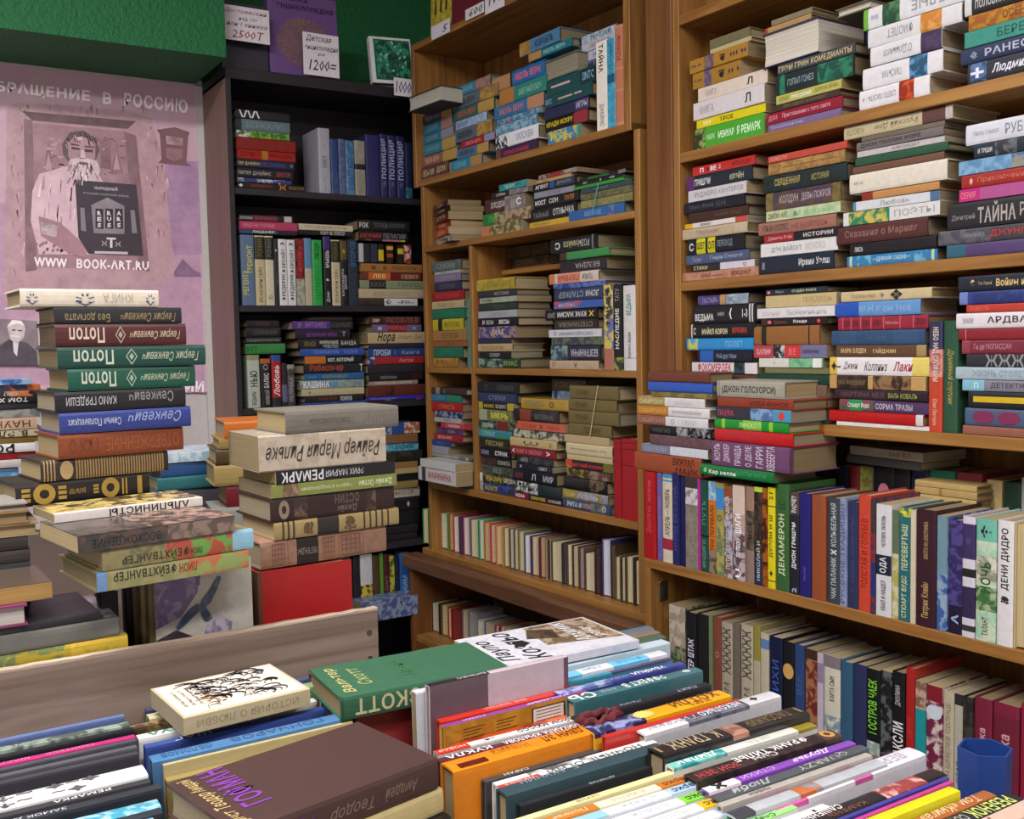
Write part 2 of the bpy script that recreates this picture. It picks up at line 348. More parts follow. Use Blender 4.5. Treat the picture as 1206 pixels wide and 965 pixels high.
b = MB(); b.box(-1.712, -1.708, -.046, -.038, .912, .932); b.build('keyhole', plain('dark_keyhole', '#2a241f', .5), lk).matrix_local = Matrix.Identity(4)
fp = empty('filler_board', mat_axes(PR.d, PR.n, Vector((0, 0, 1)), PR.at(0, 0, 0)), 'brown veneered upright board closing the gap between the two oak bookcases', 'board')
case_part(fp, 'board', BROWNV, -1.800, -1.7145, -.001, .018, 1.004, 3.0)
# black case
wp = wallplane(3.0)
bc = empty('bookcase', Matrix.Translation((0, 3.0, 0)), 'tall black bookcase with brown side panel against the green wall', 'bookcase')
case_part(bc, 'side_panel', WALNUT, .893, .906, .003, .26, 0, 2.30); case_part(bc, 'edge_strip', BLACKB, .893, .909, -.002, .003, 0, 2.30)
case_part(bc, 'inner_side', BLACKB, .906, .910, .003, .25, 0, 2.30); case_part(bc, 'side_panel', BLACKB, 1.70, 1.716, 0, .26, 0, 2.30)
case_part(bc, 'top_board', BLACKB, .893, 1.716, -.004, .26, 2.288, 2.322)
for z in (1.973, 1.625, 1.315, .617, .30): case_part(bc, 'shelf', BLACKB, .91, 1.70, .002, .25, z-.02, z)
case_part(bc, 'shelf', BLACKB, .91, 1.70, .002, .25, .83, .85)
case_part(bc, 'back_panel', BLACKB, .906, 1.70, .25, .256, 0, 2.288)

# ---- poster wall
def print_mat():
    m, nt, b, L = newmat('poster_print'); N = nt.nodes; a = N.new('ShaderNodeAttribute'); a.attribute_name = 'Col'; a2 = N.new('ShaderNodeAttribute'); a2.attribute_name = 'Col2'
    tc = N.new('ShaderNodeTexCoord'); n = N.new('ShaderNodeTexNoise'); n.inputs['Scale'].default_value = 16; n.inputs['Detail'].default_value = 8; n.inputs['Roughness'].default_value = .7; L.new(tc.outputs['Object'], n.inputs['Vector'])
    r = N.new('ShaderNodeMapRange'); r.inputs['From Min'].default_value = .35; r.inputs['From Max'].default_value = .7; L.new(n.outputs['Fac'], r.inputs['Value'])
    mx = N.new('ShaderNodeMix'); mx.data_type = 'RGBA'; L.new(r.outputs[0], mx.inputs['Factor']); L.new(a.outputs['Color'], mx.inputs['A']); L.new(a2.outputs['Color'], mx.inputs['B']); vm = N.new('ShaderNodeVectorMath'); vm.operation = 'MULTIPLY_ADD'; vm.inputs[1].default_value = (1.45, 1.42, 1.4); vm.inputs[2].default_value = (.012, .009, .011); L.new(mx.outputs['Result'], vm.inputs[0]); L.new(vm.outputs[0], b.inputs['Base Color']); b.inputs['Roughness'].default_value = .38
    return m
PRINT = print_mat()
YP = 3.252
pw = wallplane(YP)
po = empty('poster', Matrix.Translation((0, YP, 0)), 'pink printed poster of a bearded man holding a black book, in white frame', 'poster')
def pp(x, y, k=0): r, z = pw.hit(x, y); return (r, -.0006*k, z)
pb = MB()
def poly(pts, c, c2=None, k=1): pb.quad([pp(x, y, k) for x, y in pts], srgb(c), srgb(c2 or c))
def ptext(s, x0, y0, x1, y1, h, c, k=6, bold=3, mb=None):      # baseline from (x0,y0) to (x1,y1), height h in pixels
    mb = mb or pb; vs, fs, a = text_geo(s, bold); i0 = len(mb.v)
    for vx, vy in vs: mb.v.append(pp(x0+(x1-x0)*vx, y0+(y1-y0)*vx-h*vy, k))
    for f in fs: mb.f.append(tuple(i0+q for q in f)); mb.c.append(srgb(c)); mb.c2.append(srgb(c))
pb.box(-.25, .872, 0, .004, 1.36, 2.318, srgb('#c0a3b4'), srgb('#b196a8'))
poly([(-60, 330), (-60, 240), (150, 235), (234, 240), (242, 463), (100, 455), (-60, 450)], '#b595ac', '#9d7d9a', 1)
poly([(182, 190), (234, 190), (238, 300), (205, 300)], '#a888a8', '#8a6c92', 1.5)
poly([(8, 128), (20, 120), (150, 130), (178, 140), (192, 190), (205, 310), (200, 335), (80, 345), (5, 350)], '#b99aa4', '#9b7a86', 2)
poly([(25, 131), (160, 143), (150, 152), (38, 142)], '#4f3a42', '#6d515a', 3)
poly([(38, 145), (146, 155), (165, 318), (43, 315)], '#a78591', '#836370', 3)
poly([(28, 140), (38, 142), (43, 318), (30, 320)], '#6e525b', '#8f7079', 4)
poly([(146, 155), (160, 160), (176, 320), (163, 318)], '#6e525b', '#8f7079', 4)
for q in (0, 1):
    x = 50+q*80; poly([(x, 205), (x+7, 165), (x+15, 205)], '#6f4f5a', '#a78591', 4); poly([(x+3, 200), (x+7, 180), (x+11, 200)], '#b08f9a', None, 5)
poly([(118, 167), (124, 160), (130, 168), (131, 200), (118, 198)], '#6f4f5a', '#94737e', 4)
poly([(46, 205), (78, 196), (112, 200), (125, 220), (120, 300), (78, 300), (46, 300), (36, 260), (38, 225)], '#d6bcc8', '#bd9fae', 5)      # shirt
poly([(73, 170), (82, 156), (98, 154), (113, 163), (117, 178), (110, 192), (80, 190), (74, 182)], '#4b3a40', '#6a525a', 6)               # hair
poly([(80, 168), (88, 161), (104, 163), (112, 172), (112, 186), (104, 200), (88, 198), (80, 184)], '#b797a0', '#8f6e78', 7)             # face
poly([(84, 173), (94, 175), (94, 177), (84, 176)], '#3f3036', None, 8); poly([(99, 176), (109, 177), (109, 180), (99, 179)], '#3f3036', None, 8)
poly([(95, 177), (99, 177), (101, 187), (94, 187)], '#cdb0b8', None, 8)
poly([(82, 188), (92, 186), (104, 187), (114, 190), (118, 202), (112, 214), (100, 217), (86, 212), (80, 200)], '#dccbd2', '#a58e97', 8)  # beard
poly([(92, 191), (106, 192), (104, 195), (94, 194)], '#5b434b', None, 9)
poly([(45, 255), (70, 262), (104, 292), (100, 304), (78, 297), (48, 278)], '#a98390', '#8b6672', 7)                                     # forearm
poly([(48, 262), (68, 266), (66, 280), (48, 276)], '#e0ced6', '#5a4450', 8)
B = [(88, 212), (160, 218), (168, 301), (104, 299), (92, 280)]
poly(B, '#2c2730', '#393340', 9)
poly([(107, 242), (126, 233), (146, 243), (146, 276), (110, 275)], '#8e8791', '#6f6873', 10)
for i, w in enumerate(('RES', 'RUS', 'ARS')):
    x = 112+i*11.5; poly([(x, 246), (x+9, 246.5), (x+9.5, 270), (x, 269)], '#1f1b24', None, 11)
    for j, ch in enumerate(w): ptext(ch, x+2, 254+j*7, x+7, 254.3+j*7, 5.2, '#d8d2da', 12)
ptext('НАРОДНЫЙ', 111, 224, 138, 226, 5, '#b9b0bc', 10); ptext('РУССКИЙ КНИЖНЫЙ ЗАВОД', 98, 229, 151, 233, 3, '#a59ca8', 10, 1)
ptext('Т', 125, 292, 136, 292.4, 12, '#cfc8d2', 11); ptext('Ж', 119, 290, 126, 290, 6, '#a59ca8', 11); ptext('Ж', 135, 291, 142, 291, 6, '#a59ca8', 11)
poly([(111, 296), (150, 297), (150, 300), (111, 299)], '#b9b2bd', None, 11)
poly([(94, 245), (99, 245), (101, 273), (95, 272)], '#7d7583', None, 11); poly([(153, 248), (158, 248), (161, 275), (155, 275)], '#7d7583', None, 11)
poly([(184, 153), (206, 150), (223, 156), (221, 161), (219, 192), (226, 196), (186, 192), (190, 188), (188, 158)], '#6b4a52', '#7d5a61', 4)
poly([(195, 160), (215, 163), (215, 172), (196, 170)], '#c5a9b3', '#6b4a52', 5); poly([(195, 174), (216, 176), (214, 187), (204, 190), (196, 186)], '#9a7882', '#6b4a52', 5)
r4 = random.Random(11)
for i in range(46):      # beard and hair strands
    x = 82+30*r4.random(); y = 190+22*r4.random(); dx = (x-97)*.25
    poly([(x, y), (x+1.2, y), (x+dx+1, y+7), (x+dx, y+7)], r4.choice(['#9d868f', '#eee2e8', '#7d6670']), None, 9.5)
for i in range(26):
    x = 75+40*r4.random(); y = 155+10*r4.random()+abs(x-95)*.35; poly([(x, y), (x+1.5, y-.5), (x+3, y+5), (x+2, y+5)], r4.choice(['#2f2328', '#7d6670', '#a8929b']), None, 7.6)
for i in range(22):      # folds of the shirt
    x = 46+55*r4.random(); y = 206+75*r4.random(); poly([(x, y), (x+1.6, y), (x-2+4*r4.random(), y+16), (x-3+4*r4.random(), y+16)], r4.choice(['#b595a6', '#e6d2dc', '#a98a9c']), None, 5.5)
for i in range(30):      # carved panel behind the figure
    x = r4.choice([48+24*r4.random(), 118+28*r4.random()]); y = 158+50*r4.random(); w = 2+5*r4.random()
    poly([(x, y), (x+w, y+.6), (x+w, y+2), (x, y+1.4)], r4.choice(['#6f4f5a', '#c3a2ac']), None, 4.4)
for i in range(16):      # embroidery at cuff and hem
    x = 40+40*r4.random(); y = 284+14*r4.random(); poly([(x, y), (x+3, y-2), (x+4, y+1), (x+1, y+3)], r4.choice(['#5a3a48', '#8a6878']), None, 6.5)
for i in range(60):      # cracks and stains of the stone frame
    sd = r4.random(); x = r4.uniform(12, 30) if sd < .35 else (r4.uniform(172, 198) if sd < .7 else r4.uniform(20, 175)); y = r4.uniform(140, 320) if sd < .7 else r4.uniform(122, 130)
    poly([(x, y), (x+1.2, y), (x+r4.uniform(-2, 3), y+r4.uniform(3, 14)), (x-.5, y+2)], r4.choice(['#8f717c', '#7a5c66', '#cdb2bb']), None, 2.6)
poly([(91, 162), (97, 161), (97, 165), (90, 166)], '#cdb0b8', None, 8.2); poly([(83, 169), (93, 171), (93, 172.5), (83, 171)], '#4b3a40', None, 8.4); poly([(99, 172), (111, 173), (111, 174.5), (99, 173.6)], '#4b3a40', None, 8.4)
ptext('ОБРАЩЕНИЕ', -20, 108.5, 106, 122, 15, '#efe6ee'); ptext('В', 121, 122.5, 131, 124, 14, '#efe6ee'); ptext('РОССИЮ', 146, 125, 221, 134, 16, '#efe6ee')
ptext('WWW', 40, 314, 79, 316, 11, '#efe6ee'); ptext('ВООК-АRТ.RU', 90, 316.5, 175, 319, 11.5, '#efe6ee')
poly([(205, 320), (215, 305), (228, 318), (236, 322), (237, 326), (205, 326)], '#6d5570', '#8a6c92', 3)
ptext('РОССИИ', 170, 461, 240, 462, 13, '#e8dfe8')
pb.build('print', PRINT, po, True)
b = MB(); b.box(.872, .893, -.006, .006, .9, 2.322); b.box(-.3, .893, -.006, .006, 2.318, 2.334); b.build('frame', WHITEP, po)
# black and white portrait print pinned on the poster
pt = empty('portrait_print', Matrix.Translation((0, YP-.012, 0)), 'small black and white portrait print of a suited man with moustache on the poster', 'photo')
pb = MB(); pw = wallplane(YP-.012); 
poly([(-30, 374), (44, 378), (46, 430), (-30, 428)], '#8a7f86', '#6d646b', 1)
poly([(-4, 430), (-2, 408), (12, 399), (32, 404), (43, 414), (44, 430)], '#35303a', '#57505a', 2); poly([(15, 400), (22, 402), (20, 420), (16, 415)], '#cfc6cc', None, 3)
poly([(8, 384), (14, 377), (25, 378), (30, 387), (28, 398), (20, 405), (12, 400)], '#c9bec4', '#9b9097', 4); poly([(9, 385), (14, 377), (25, 378), (29, 384), (20, 381)], '#e6dfe4', None, 5)
poly([(13, 395), (24, 396), (24, 398), (13, 397)], '#d9d2d6', None, 6); poly([(14, 388), (18, 388), (18, 389.5), (14, 389.5)], '#3b343b', None, 6); poly([(21, 388.5), (26, 389), (26, 390), (21, 390)], '#3b343b', None, 6)
for a, e in (((-30, 373), (45, 377)), ((-30, 428), (46, 430))): pass
pb.build('print', PRINT, pt, True)
pbx = MB(); r0, z0 = pw.hit(-30, 430); r1, z1 = pw.hit(46, 377); pbx.box(r0, r1, .0005, .010, z0, z1); pbx.build('mount', WHITEP, pt)

# ---- price cards and cover-out books
def card(name, pl, x0, yt, x1, yb, lines, label, off=0, group=None):
    r0, za = pl.hit(x0, (yt+yb)/2, off); r1, zb2 = pl.hit(x1, (yt+yb)/2, off); _, zt = pl.hit(x0, yt, off); _, zb = pl.hit(x0, yb, off)
    w = r1-r0; h = zt-zb; M = mat_axes(pl.d, pl.n, Vector((0, 0, 1)), pl.at(r0, zb, off)); mb = MB(); mb.box(0, w, 0, .0008, 0, h, srgb('#e6e2ea'))
    for (s, u0, u1, v0, v1, c) in lines:
        vs, fs, a = text_geo(s, .6, .25); i0 = len(mb.v)
        for vx, vy in vs: mb.v.append((w*(u0+(u1-u0)*vx), -.0005, h*(v0+(v1-v0)*vy)))
        for f in fs: mb.f.append(tuple(i0+q for q in f)); mb.c.append(srgb(c)); mb.c2.append(srgb(c))
    o = mb.build(name, MC['p'], None, True, M); tag(o, label, 'price tag', group); return o
def cover_out(pl, x0, yt, x1, yb, T, cover, label, deco=None, off=0, lean=4, texts='', zb=None, yaw=0):
    """a book standing on its tail with its front cover towards the shop"""
    r0, _ = pl.hit(x0, yb, off); r1, _ = pl.hit(x1, yb, off); _, zt = pl.hit((x0+x1)/2, yt, off)
    if zb is None: _, zb = pl.hit((x0+x1)/2, yb, off)
    L = zt-zb; W = r1-r0
    # spine on the left: local x down, y to the right, z towards the shop
    M = mat_axes(-Vector((0, 0, 1)), pl.d, -pl.n, pl.at(r0, zt, off+T))
    piv = pl.at(r0, zb, off+T)
    M = Matrix.Translation(piv) @ Matrix.Rotation(math.radians(lean), 4, -pl.d) @ Matrix.Rotation(math.radians(yaw), 4, 'Z') @ Matrix.Translation(-piv) @ M
    return book(M, L, W, T, cover, texts, label, top=deco), M
def ctext(mb, s, u0, u1, v0, v1, L, W, T, c, bold=1.5, shear=0):     # words on a standing cover: u across, v up
    vs, fs, a = text_geo(s, bold, shear); i0 = len(mb.v)
    for vx, vy in vs: mb.v.append((L*(1-(v0+(v1-v0)*vy)), W*(u0+(u1-u0)*vx), T+.0005))
    for f in fs: mb.f.append(tuple(i0+q for q in f)); mb.c.append(srgb(c)); mb.c2.append(srgb(c))
def cpoly(mb, pts, L, W, T, c, c2=None, k=1): mb.quad([(L*(1-v), W*u, T+.0002*k+.0002) for u, v in pts][::-1], srgb(c), srgb(c2 or c))
w306 = wallplane(3.02)
def enc(mb, put, L, W, T):
    for i in range(14):
        for j in range(30):
            a0 = 2*math.pi*j/30; a1 = a0+2*math.pi/30; r0, r1 = .30*i/14, .30*(i+.82)/14
            cpoly(mb, [(.5+r0*1.28*math.cos(a0), .42+r0*math.sin(a0)), (.5+r1*1.28*math.cos(a0), .42+r1*math.sin(a0)), (.5+r1*1.28*math.cos(a1-.05), .42+r1*math.sin(a1-.05)), (.5+r0*1.28*math.cos(a1-.05), .42+r0*math.sin(a1-.05))], L, W, T, '#8a6a4a', '#7a5c50')
    ctext(mb, 'ДЕТСКАЯ', .12, .58, .90, .97, L, W, T, '#2c1d3c', 3); ctext(mb, 'ЭНЦИКЛОПЕДИЯ', .12, .95, .80, .87, L, W, T, '#2c1d3c', 3)
cover_out(w306, 319, -6, 400, 96, .035, 'h #6d4f8a', 'purple encyclopedia with gold globe cover, standing on the black bookcase', enc, zb=2.323, lean=3)
cover_out(w306, 262, 4, 317, 92, .03, 'h #33333f', 'dark grey book behind a price card, standing on the black bookcase', zb=2.323, lean=3)
w304 = wallplane(2.985)
card('price_card', w304, 261, 4, 317, 45, [('Достоевский', .05, .95, .78, .92, '#a05070'), ('изд 10т', .35, .75, .58, .7, '#6a4a7a'), ('или 1 книжка', .1, .95, .42, .54, '#8a4a6a'), ('2500Т', .2, .88, .08, .32, '#a03040')], 'handwritten price card reading 2500 on the dark grey book')
card('price_card', w304, 357, 37, 399, 87, [('Детская', .08, .8, .78, .95, '#333355'), ('энциклопедия', .05, .98, .58, .7, '#333355'), ('ра', .4, .6, .46, .54, '#333355'), ('1200=', .15, .92, .12, .38, '#2a2a55')], 'handwritten price card reading 1200 on the purple encyclopedia')
def grd(mb, put, L, W, T):
    cpoly(mb, [(.10, .07), (.97, .07), (.97, .95), (.10, .95)], L, W, T, '#0d5a45'); cpoly(mb, [(.14, .1), (.94, .1), (.94, .92), (.14, .92)], L, W, T, '#2c8f6c', '#0a4035', 2)
    for i in range(26):
        a = i*2.4; u, v = .54+.34*math.cos(a)*((i % 5)/5+.2), .52+.34*math.sin(a)*((i % 7)/7+.2)
        cpoly(mb, [(u, v), (u+.05, v+.02), (u+.06, v+.07), (u+.01, v+.05)], L, W, T, '#8fc5a8', None, 3)
    cpoly(mb, [(.42, .3), (.66, .3), (.68, .6), (.54, .72), (.42, .6)], L, W, T, '#0b3a34', '#1e6a58', 4)
gb, _ = cover_out(wallplane(2.99), 441, 45, 487, 112, .03, 'h #d9dde0', 'green and white cover with ornate leaf border, standing at the black bookcase corner', grd, zb=2.323, lean=9, yaw=-8)
card('price_card', wallplane(2.955), 464, 91, 485, 112, [('1000', .08, .95, .15, .85, '#3a3a8a')], 'small price card reading 1000 on the green ornate book')
PT = Plane(1.66, AZ+.618536)
cover_out(PT, 507, -30, 532, 44, .02, 'p #c9bb4a~a89a30', 'yellow cover with dark figures, standing on top of middle oak bookcase', lambda mb, put, L, W, T: [cpoly(mb, [(.2+i*.25, .35), (.3+i*.25, .35), (.28+i*.25, .6), (.22+i*.25, .6)], L, W, T, '#3a3a1a') for i in range(3)], zb=2.441, lean=2)
cover_out(PT, 531, -60, 600, 30, .03, 'h #6a2330', 'maroon cover with price slip, standing on top of middle oak bookcase', zb=2.441, lean=2)
cover_out(PT, 606, -60, 660, 10, .02, 'p #c9c4c8~9a9aa0', 'pale cover with price slip, standing on top of middle oak bookcase', zb=2.441, lean=2)
PT2 = Plane(1.645, AZ+.618536)
card('price_card', PT2, 548, 12, 570, 25, [('600', .2, .95, .15, .85, '#33333f')], 'printed price slip reading 600 on the maroon standing cover')
card('price_card', PT2, 571, -10, 594, 18, [('100', .2, .9, .3, .75, '#33333f')], 'white price slip with black figures beside the 600 slip')
card('price_card', PT2, 508, 32, 530, 48, [('5', .6, .9, .2, .7, '#4a4a8a')], 'white price slip on the yellow standing cover')

# ================================================================ books of the middle oak case
VT = (480, 0, 4.02); V1 = (480, 220, 4.159); V2 = (480, 430, 4.159); V6 = (560, 430, 5.08)
g1 = 'books stacked in the top compartment of the middle oak case'
w_ = 'middle oak case'
stack(VT, PM, 2.015, 'first pile, top shelf '+w_, g1, '''
70 548 205|h 45464c .66-1=b08a4a|.1-.6 aaa ЖЮЛЬ ВЕРН|dark grey with tan end
75 592 212|h 2f6f88 .62-1=a07a70|.1-.5 8ab СОБРАНИЕ|teal with dusty pink end
72 645 218|h 2f6f88 .6-1=8a8a9a|.1-.5 8ab СОБРАНИЕ|teal with grey end
72 690 228|h 357a8c .6-1=b3904f|.1-.5 8ab ПРИКЛЮЧЕНИЯ|teal with yellow-tan end
65 745 232|h 2d6878 .0-.6=8b5a4c .6-1=b3904f|.1-.5 dba ЖЮЛЬ ВЕРН|reddish with tan end
50 800 188|h 55313a~6f4c45|.1-.5 dc8 ВЕСЬ МИР;.6-.9 dc8 ДОМ|maroon with pale title''', jit=.5, rmin=-2.811)
stack(VT, PM, 2.015, 'second pile, top shelf '+w_, g1, '''
232 412 390|h 33788e .58-1=a07a72~8b675f|.1-.5 8bc СОБРАНИЕ|teal with dusty rose end
208 472 432|h 5a6470 .62-1=b3904f~94703a|.1-.5 222* ЖЮЛЬ ВЕРН|grey with gold-tan end
215 527 408|h 34605a .62-1=b3904f|.1-.55 d54 ЖЮЛЬ ВЕРН|grey-green with red title
225 577 372|h 8aa6c8~a9bdd8|.05-.4 347 Ж. ВЕРН|pale blue thin
215 622 402|h 5c6678 .62-1=b3904f~94703a|.1-.5 222* ЖЮЛЬ ВЕРН|slate grey with tan end
250 672 412|h 99292f .7-1=8a90b0|.15-.6 e99 ЖЮЛЬ ВЕРН|red with pale violet end
230 712 380|h 53718d .66-1=b3904f|.1-.55 223* КАПИТАН|grey-blue with tan end
205 765 348|h 2f7f9c .64-1=a8834f|.1-.5 8bc СОБРАНИЕ|bright teal with tan end''', jit=.6)
stack(VT, PM, 2.015, 'third pile, top shelf '+w_, g1, '''
395 375 648|g 1f65a8 .0-.36=b0835a .36-.40=222|.45-.92 e66* ЖЮЛЬ ВЕРН|thick blue with tan end block
432 430 655|h 2e8276 .0-.32=b0783c|.42-.9 9cb ЗАВЕТНЫЙ КЛЮЧ|sea green with orange-tan end
410 512 642|h 2d6fa0 .68-1=b5866a|.1-.6 e76 ЖЮЛЬ ВЕРН|blue with peach panel end
420 570 632|p 4a7898~83adc0|.1-.4 b55 СЕРИЯ|blue-grey thin pictorial
415 600 608|h 8db0c8~4f7f9f||pale blue pictorial
415 645 620|h e3e6ee .0-.28=18181f~d8dce2|.5-.9 88a МОСКВА|white with black figure
415 712 612|h 3b2748 .0-.12=6b4a3c|.2-.8 c45* СОБРАНИЕ СОЧИНЕНИЙ|dark purple with red title''', jit=.6)
stack(VT, PM, 2.255, 'pair above fourth pile, '+w_, g1, '''
525 207 722|h 4d7da6 .0-.27=b08a50~99723a|.4-.85 223* КОРАБЛЬ|blue-grey with straw end
568 255 772|h 22707e .0-.30=b08a50|.35-.85 9cc* ЖЮЛЬ ВЕРН|deep teal with straw end''', off=.02)
stack(VT, PM, 2.015, 'fourth pile, top shelf '+w_, g1, '''
600 312 800|h 6a6f70||grey spine-in||out pg=8c8672
655 385 885|h 1d4a4e .7-1=16363b|.75-.97 9bd SINTC;.1-.5 caa ——|dark teal with pale stripe
648 462 875|h 1d4a4e .0-.18=22485a|.02-.16 9bd SINTC;.3-.8 caa —— —|dark teal with tan dashes
645 520 855|h 2a2c4c .7-1=443a6a|.74-.98 ccd ИГРЫ|navy with violet end
650 572 850|h 3a1d16 .0-.68=16140f .68-1=92303c|.04-.66 e8c830* КРАДИ ИСКРУ|black with yellow title
662 625 812|p 2f80b5~3f9a6a .0-.9=2f80b5~c8b83a|.1-.6 dd5 МОРЕ|blue and yellow pictorial''', jit=.6)
stack(VT, PM, 2.145, 'pile behind uprights, top shelf '+w_, g1, '''
782 190 985|p 8fa6bd~c5ccd6 .0-.2=223|.4-.9 335 МАСТЕР|pale blue with dark corner
785 228 985|p b9bccb .0-.2=445|.4-.9 a44 ПРИТЯЖЕНИЕ|lilac grey
785 270 985|p b7b7cc .0-.35=3b3785|.4-.9 555 НОЧЬ|white with violet corner
785 315 985|p 2a3550~5a6a80|.3-.8 aab ЛЁД|navy mottled''', off=.05, jit=.5)
row(VT, PM, 2.015, 'from left of uprights, top shelf '+w_, g1, '''
885 938 205|p e6e0c0 .0-1=e8e2d8|.05-.3 555 ДЖЕЙМС;.65-.97 111* ТАЙНА|cream with black lettering||f
938 975 190|p 3d8fb8~4fa7c8 .4-.5=1c5878|.06-.4 1c5878 ХРОНИКИ|bright blue
977 1017 128|h c08a6e .02-.42=b8765a .44-.64=b8765a .66-.97=b8765a|.1-.35 833 РОМАНЫ|peach with three framed panels''', off=.004, W=.13)
stack(VT, PM, 2.206, 'jutting out sideways, top shelf '+w_, g1, '''
0 462 150|c 3b3a3c|||dark cover with white page edge||out W=.12 o=-.07 pg=b8b4a8''', off=.0)
g2 = 'books stacked in the second compartment of the middle oak case'
stack(V1, PM, 1.806, 'first pile, second shelf '+w_, g2, '''
122 95 196|p 5b3128~2f1b17|.1-.9 caa БОЕВИК|dark red pocket||y=-15 L=.16
125 122 196|p 33201c|.1-.9 c98 БОЕВИК|dark brown pocket||y=-15 L=.165
128 150 196|p 2b1a18~6f2a20|.1-.9 cc8 ДЕТЕКТИВ|black and red pocket||y=-16 L=.165
130 190 214|p 8e2a24|.1-.9 ec8 РОМАН|red pocket||y=-14 L=.16
130 222 212|p 9a3424~d06a2a|.1-.9 ec8 РОМАН|orange-red pocket||y=-16 L=.165
134 256 264|p b8b2a8~44403c|.1-.9 333 РОМАН|grey-white pocket||y=-15 L=.175''', off=.02)
stack(V1, PM, 1.806, 'second pile, second shelf '+w_, g2, '''
445 -8 578|p 3f9a98~2b7f88|.1-.7 bdd МОРЕ|turquoise
405 35 585|p 2a2226 .5-1=6f6c6e~8d8a88|.1-.45 eee СТРАХ|black and grey pictorial
375 68 565|p 4d2e2c .5-1=77706e~9a9490|.15-.5 ddd ЗЛОДЕИ;.75-.95 eee* С|maroon and grey pictorial
365 138 598|p a89a78~6b5040 .0-.25=2c7a42|.1-.4 6b4 ЛЕС|cream with green end
362 197 560|p b9a27c~5d6b3a .0-.25=c07a5a|.2-.8 543 РАССКАЗЫ|peach and yellow pictorial''', off=.015)
stack(V1, PM, 1.806, 'third pile, second shelf '+w_, g2, '''
640 -55 830|p 6a3d3d~8f8580 .3-.6=8e2c30|.65-.9 ccc МИФ|maroon with pale figures
630 -22 800|p b9935a|.1-.4 643 ТАЙНЫ|thin straw coloured
612 -8 832|h 1c1c22 .4-.52=35508e .56-.96=33384a|.06-.38 eee* АГЕНТ;.56-.9 89a ДРАКОН|black with blue label
615 28 832|h 8b8f9e|.1-.8 777 ЗЕМЛЯ|lilac-grey plain
612 62 842|h 1d1b1f|.04-.28 eee* МОСТ;.36-.55 eee СОН;.7-.9 c83 ПУЛЯ|black with white squiggle
600 112 826|h 19191c|.06-.4 888 ТАЙНЫЙ;.5-.95 ddd ОТМЫЧКА|black with silver title
595 178 790|p c2a52c|.1-.5 865 ЛЮБОВЬ И|yellow thin''', off=.008)
stack(V1, PM, 1.806, 'fourth pile, second shelf '+w_, g2, '''
838 -42 1062|h 1e1e20 .85-1=6b6b72|.05-.8 38a848* СПАСТИ ЧУЖОГО|black with bright green title
818 -18 1050|h 191a1a|.1-.35 ddd ПЕС;.5-.62 eee В;.7-.9 ddd БЕДЕ|black with white blots
812 5 1060|g 2e8c38|.3-.8 3ea848 ЛЕСНИК|bright green
848 12 1095|h 34484c|.2-.6 6a8a8e ХОЛОДНАЯ|slate teal tied with cord
846 38 1098|h 6e6a4a~57563c|.7-.9 443 АД|olive tied with cord
845 72 1100|h 8a8456~767448|.72-.86 665* А|khaki gold tied with cord
788 122 1058|h 2f5f9c .72-.82=44559a~5f7aa8|.3-.6 8ac ИЗБРАННОЕ|blue tied with cord''', off=.006, jit=.5)
tied = []
def cord(name, pl, view, pts, off, r, mat, label):
    x0, y0, s = view; mb = MB(); P = [pl.at(*pl.hit(x0+x/s, y0+y/s, off), off) for x, y in pts]
    for a, e in zip(P, P[1:]):
        d = (e-a).normalized(); u = d.cross(pl.n).normalized()*r; v = pl.n*r
        ring = lambda p: [p+u, p+v, p-u, p-v]
        A, E = ring(a), ring(e)
        for i in range(4): mb.quad([A[i], E[i], E[(i+1) % 4], A[(i+1) % 4]])
        mb.quad(A); mb.quad(E[::-1])
    o = mb.build(name, mat); tag(o, label, 'cord'); return o
CY = plain('cyan_twine', '#4fa6a8', .8); TW = plain('pale_twine', '#c9b99a', .8)
cord('binding_cord', PM, V1, [(935, -18), (902, 140)], -.001, .0012, CY, 'thin cyan cord tied round the olive books, second shelf')
g3 = 'books stacked in the right compartments of the middle oak case'
g4 = 'books stacked in the narrow column of the middle oak case'
stack(V1, PM, 1.425, 'upper narrow compartment, '+w_, g4, '''
110 372 255|c 4d5a58~5f6a68|.2-.8 8a9a98 СКАЗКИ|grey cloth||W=.13
128 420 255|p a9a9ac|.1-.6 778 ВЕСНА|light grey||W=.13
128 435 255|h 7d6f96|.2-.8 998 СБОРНИК|lilac||W=.13
128 472 258|h 2d2f4e|.2-.8 667 СБОРНИК|dark navy||W=.12
106 518 268|h 8f2226|.05-.95 b44* ИСТОРИЯ|dark red||W=.14
104 566 276|h b9a884|.1-.8 875 ПОВЕСТИ|beige||W=.13
115 603 278|c 1d6a50|.2-.8 2c8868 ПУТЬ|dark green||W=.13
106 652 268|h b5a830 .18-.32=1e1e18|.4-.9 5c5a28 ФАНТАСТИКА|yellow with black square||W=.13
108 708 282|p 9c7444|.1-.9 6b4a28 ЗЕМЛЯ|tan ribbed||W=.13
120 757 285|p 8d5a34|.1-.9 6b4a28 ЗЕМЛЯ|orange-brown thin||W=.12
108 786 262|c 1c6652|.2-.8 2c8868 ПУТЬ|bottle green||W=.13
106 838 240|h a9803c~8a6430|.1-.5 6b4a28 ДЕЛО|ochre||W=.13''', off=.02, jit=.7, rmin=-2.775, rmax=-2.54)
row(V1, PM, 1.425, 'thin upright, upper narrow compartment, '+w_, g4, '''
283 299 552|h 4f8c86||teal||W=.13''', off=.03)
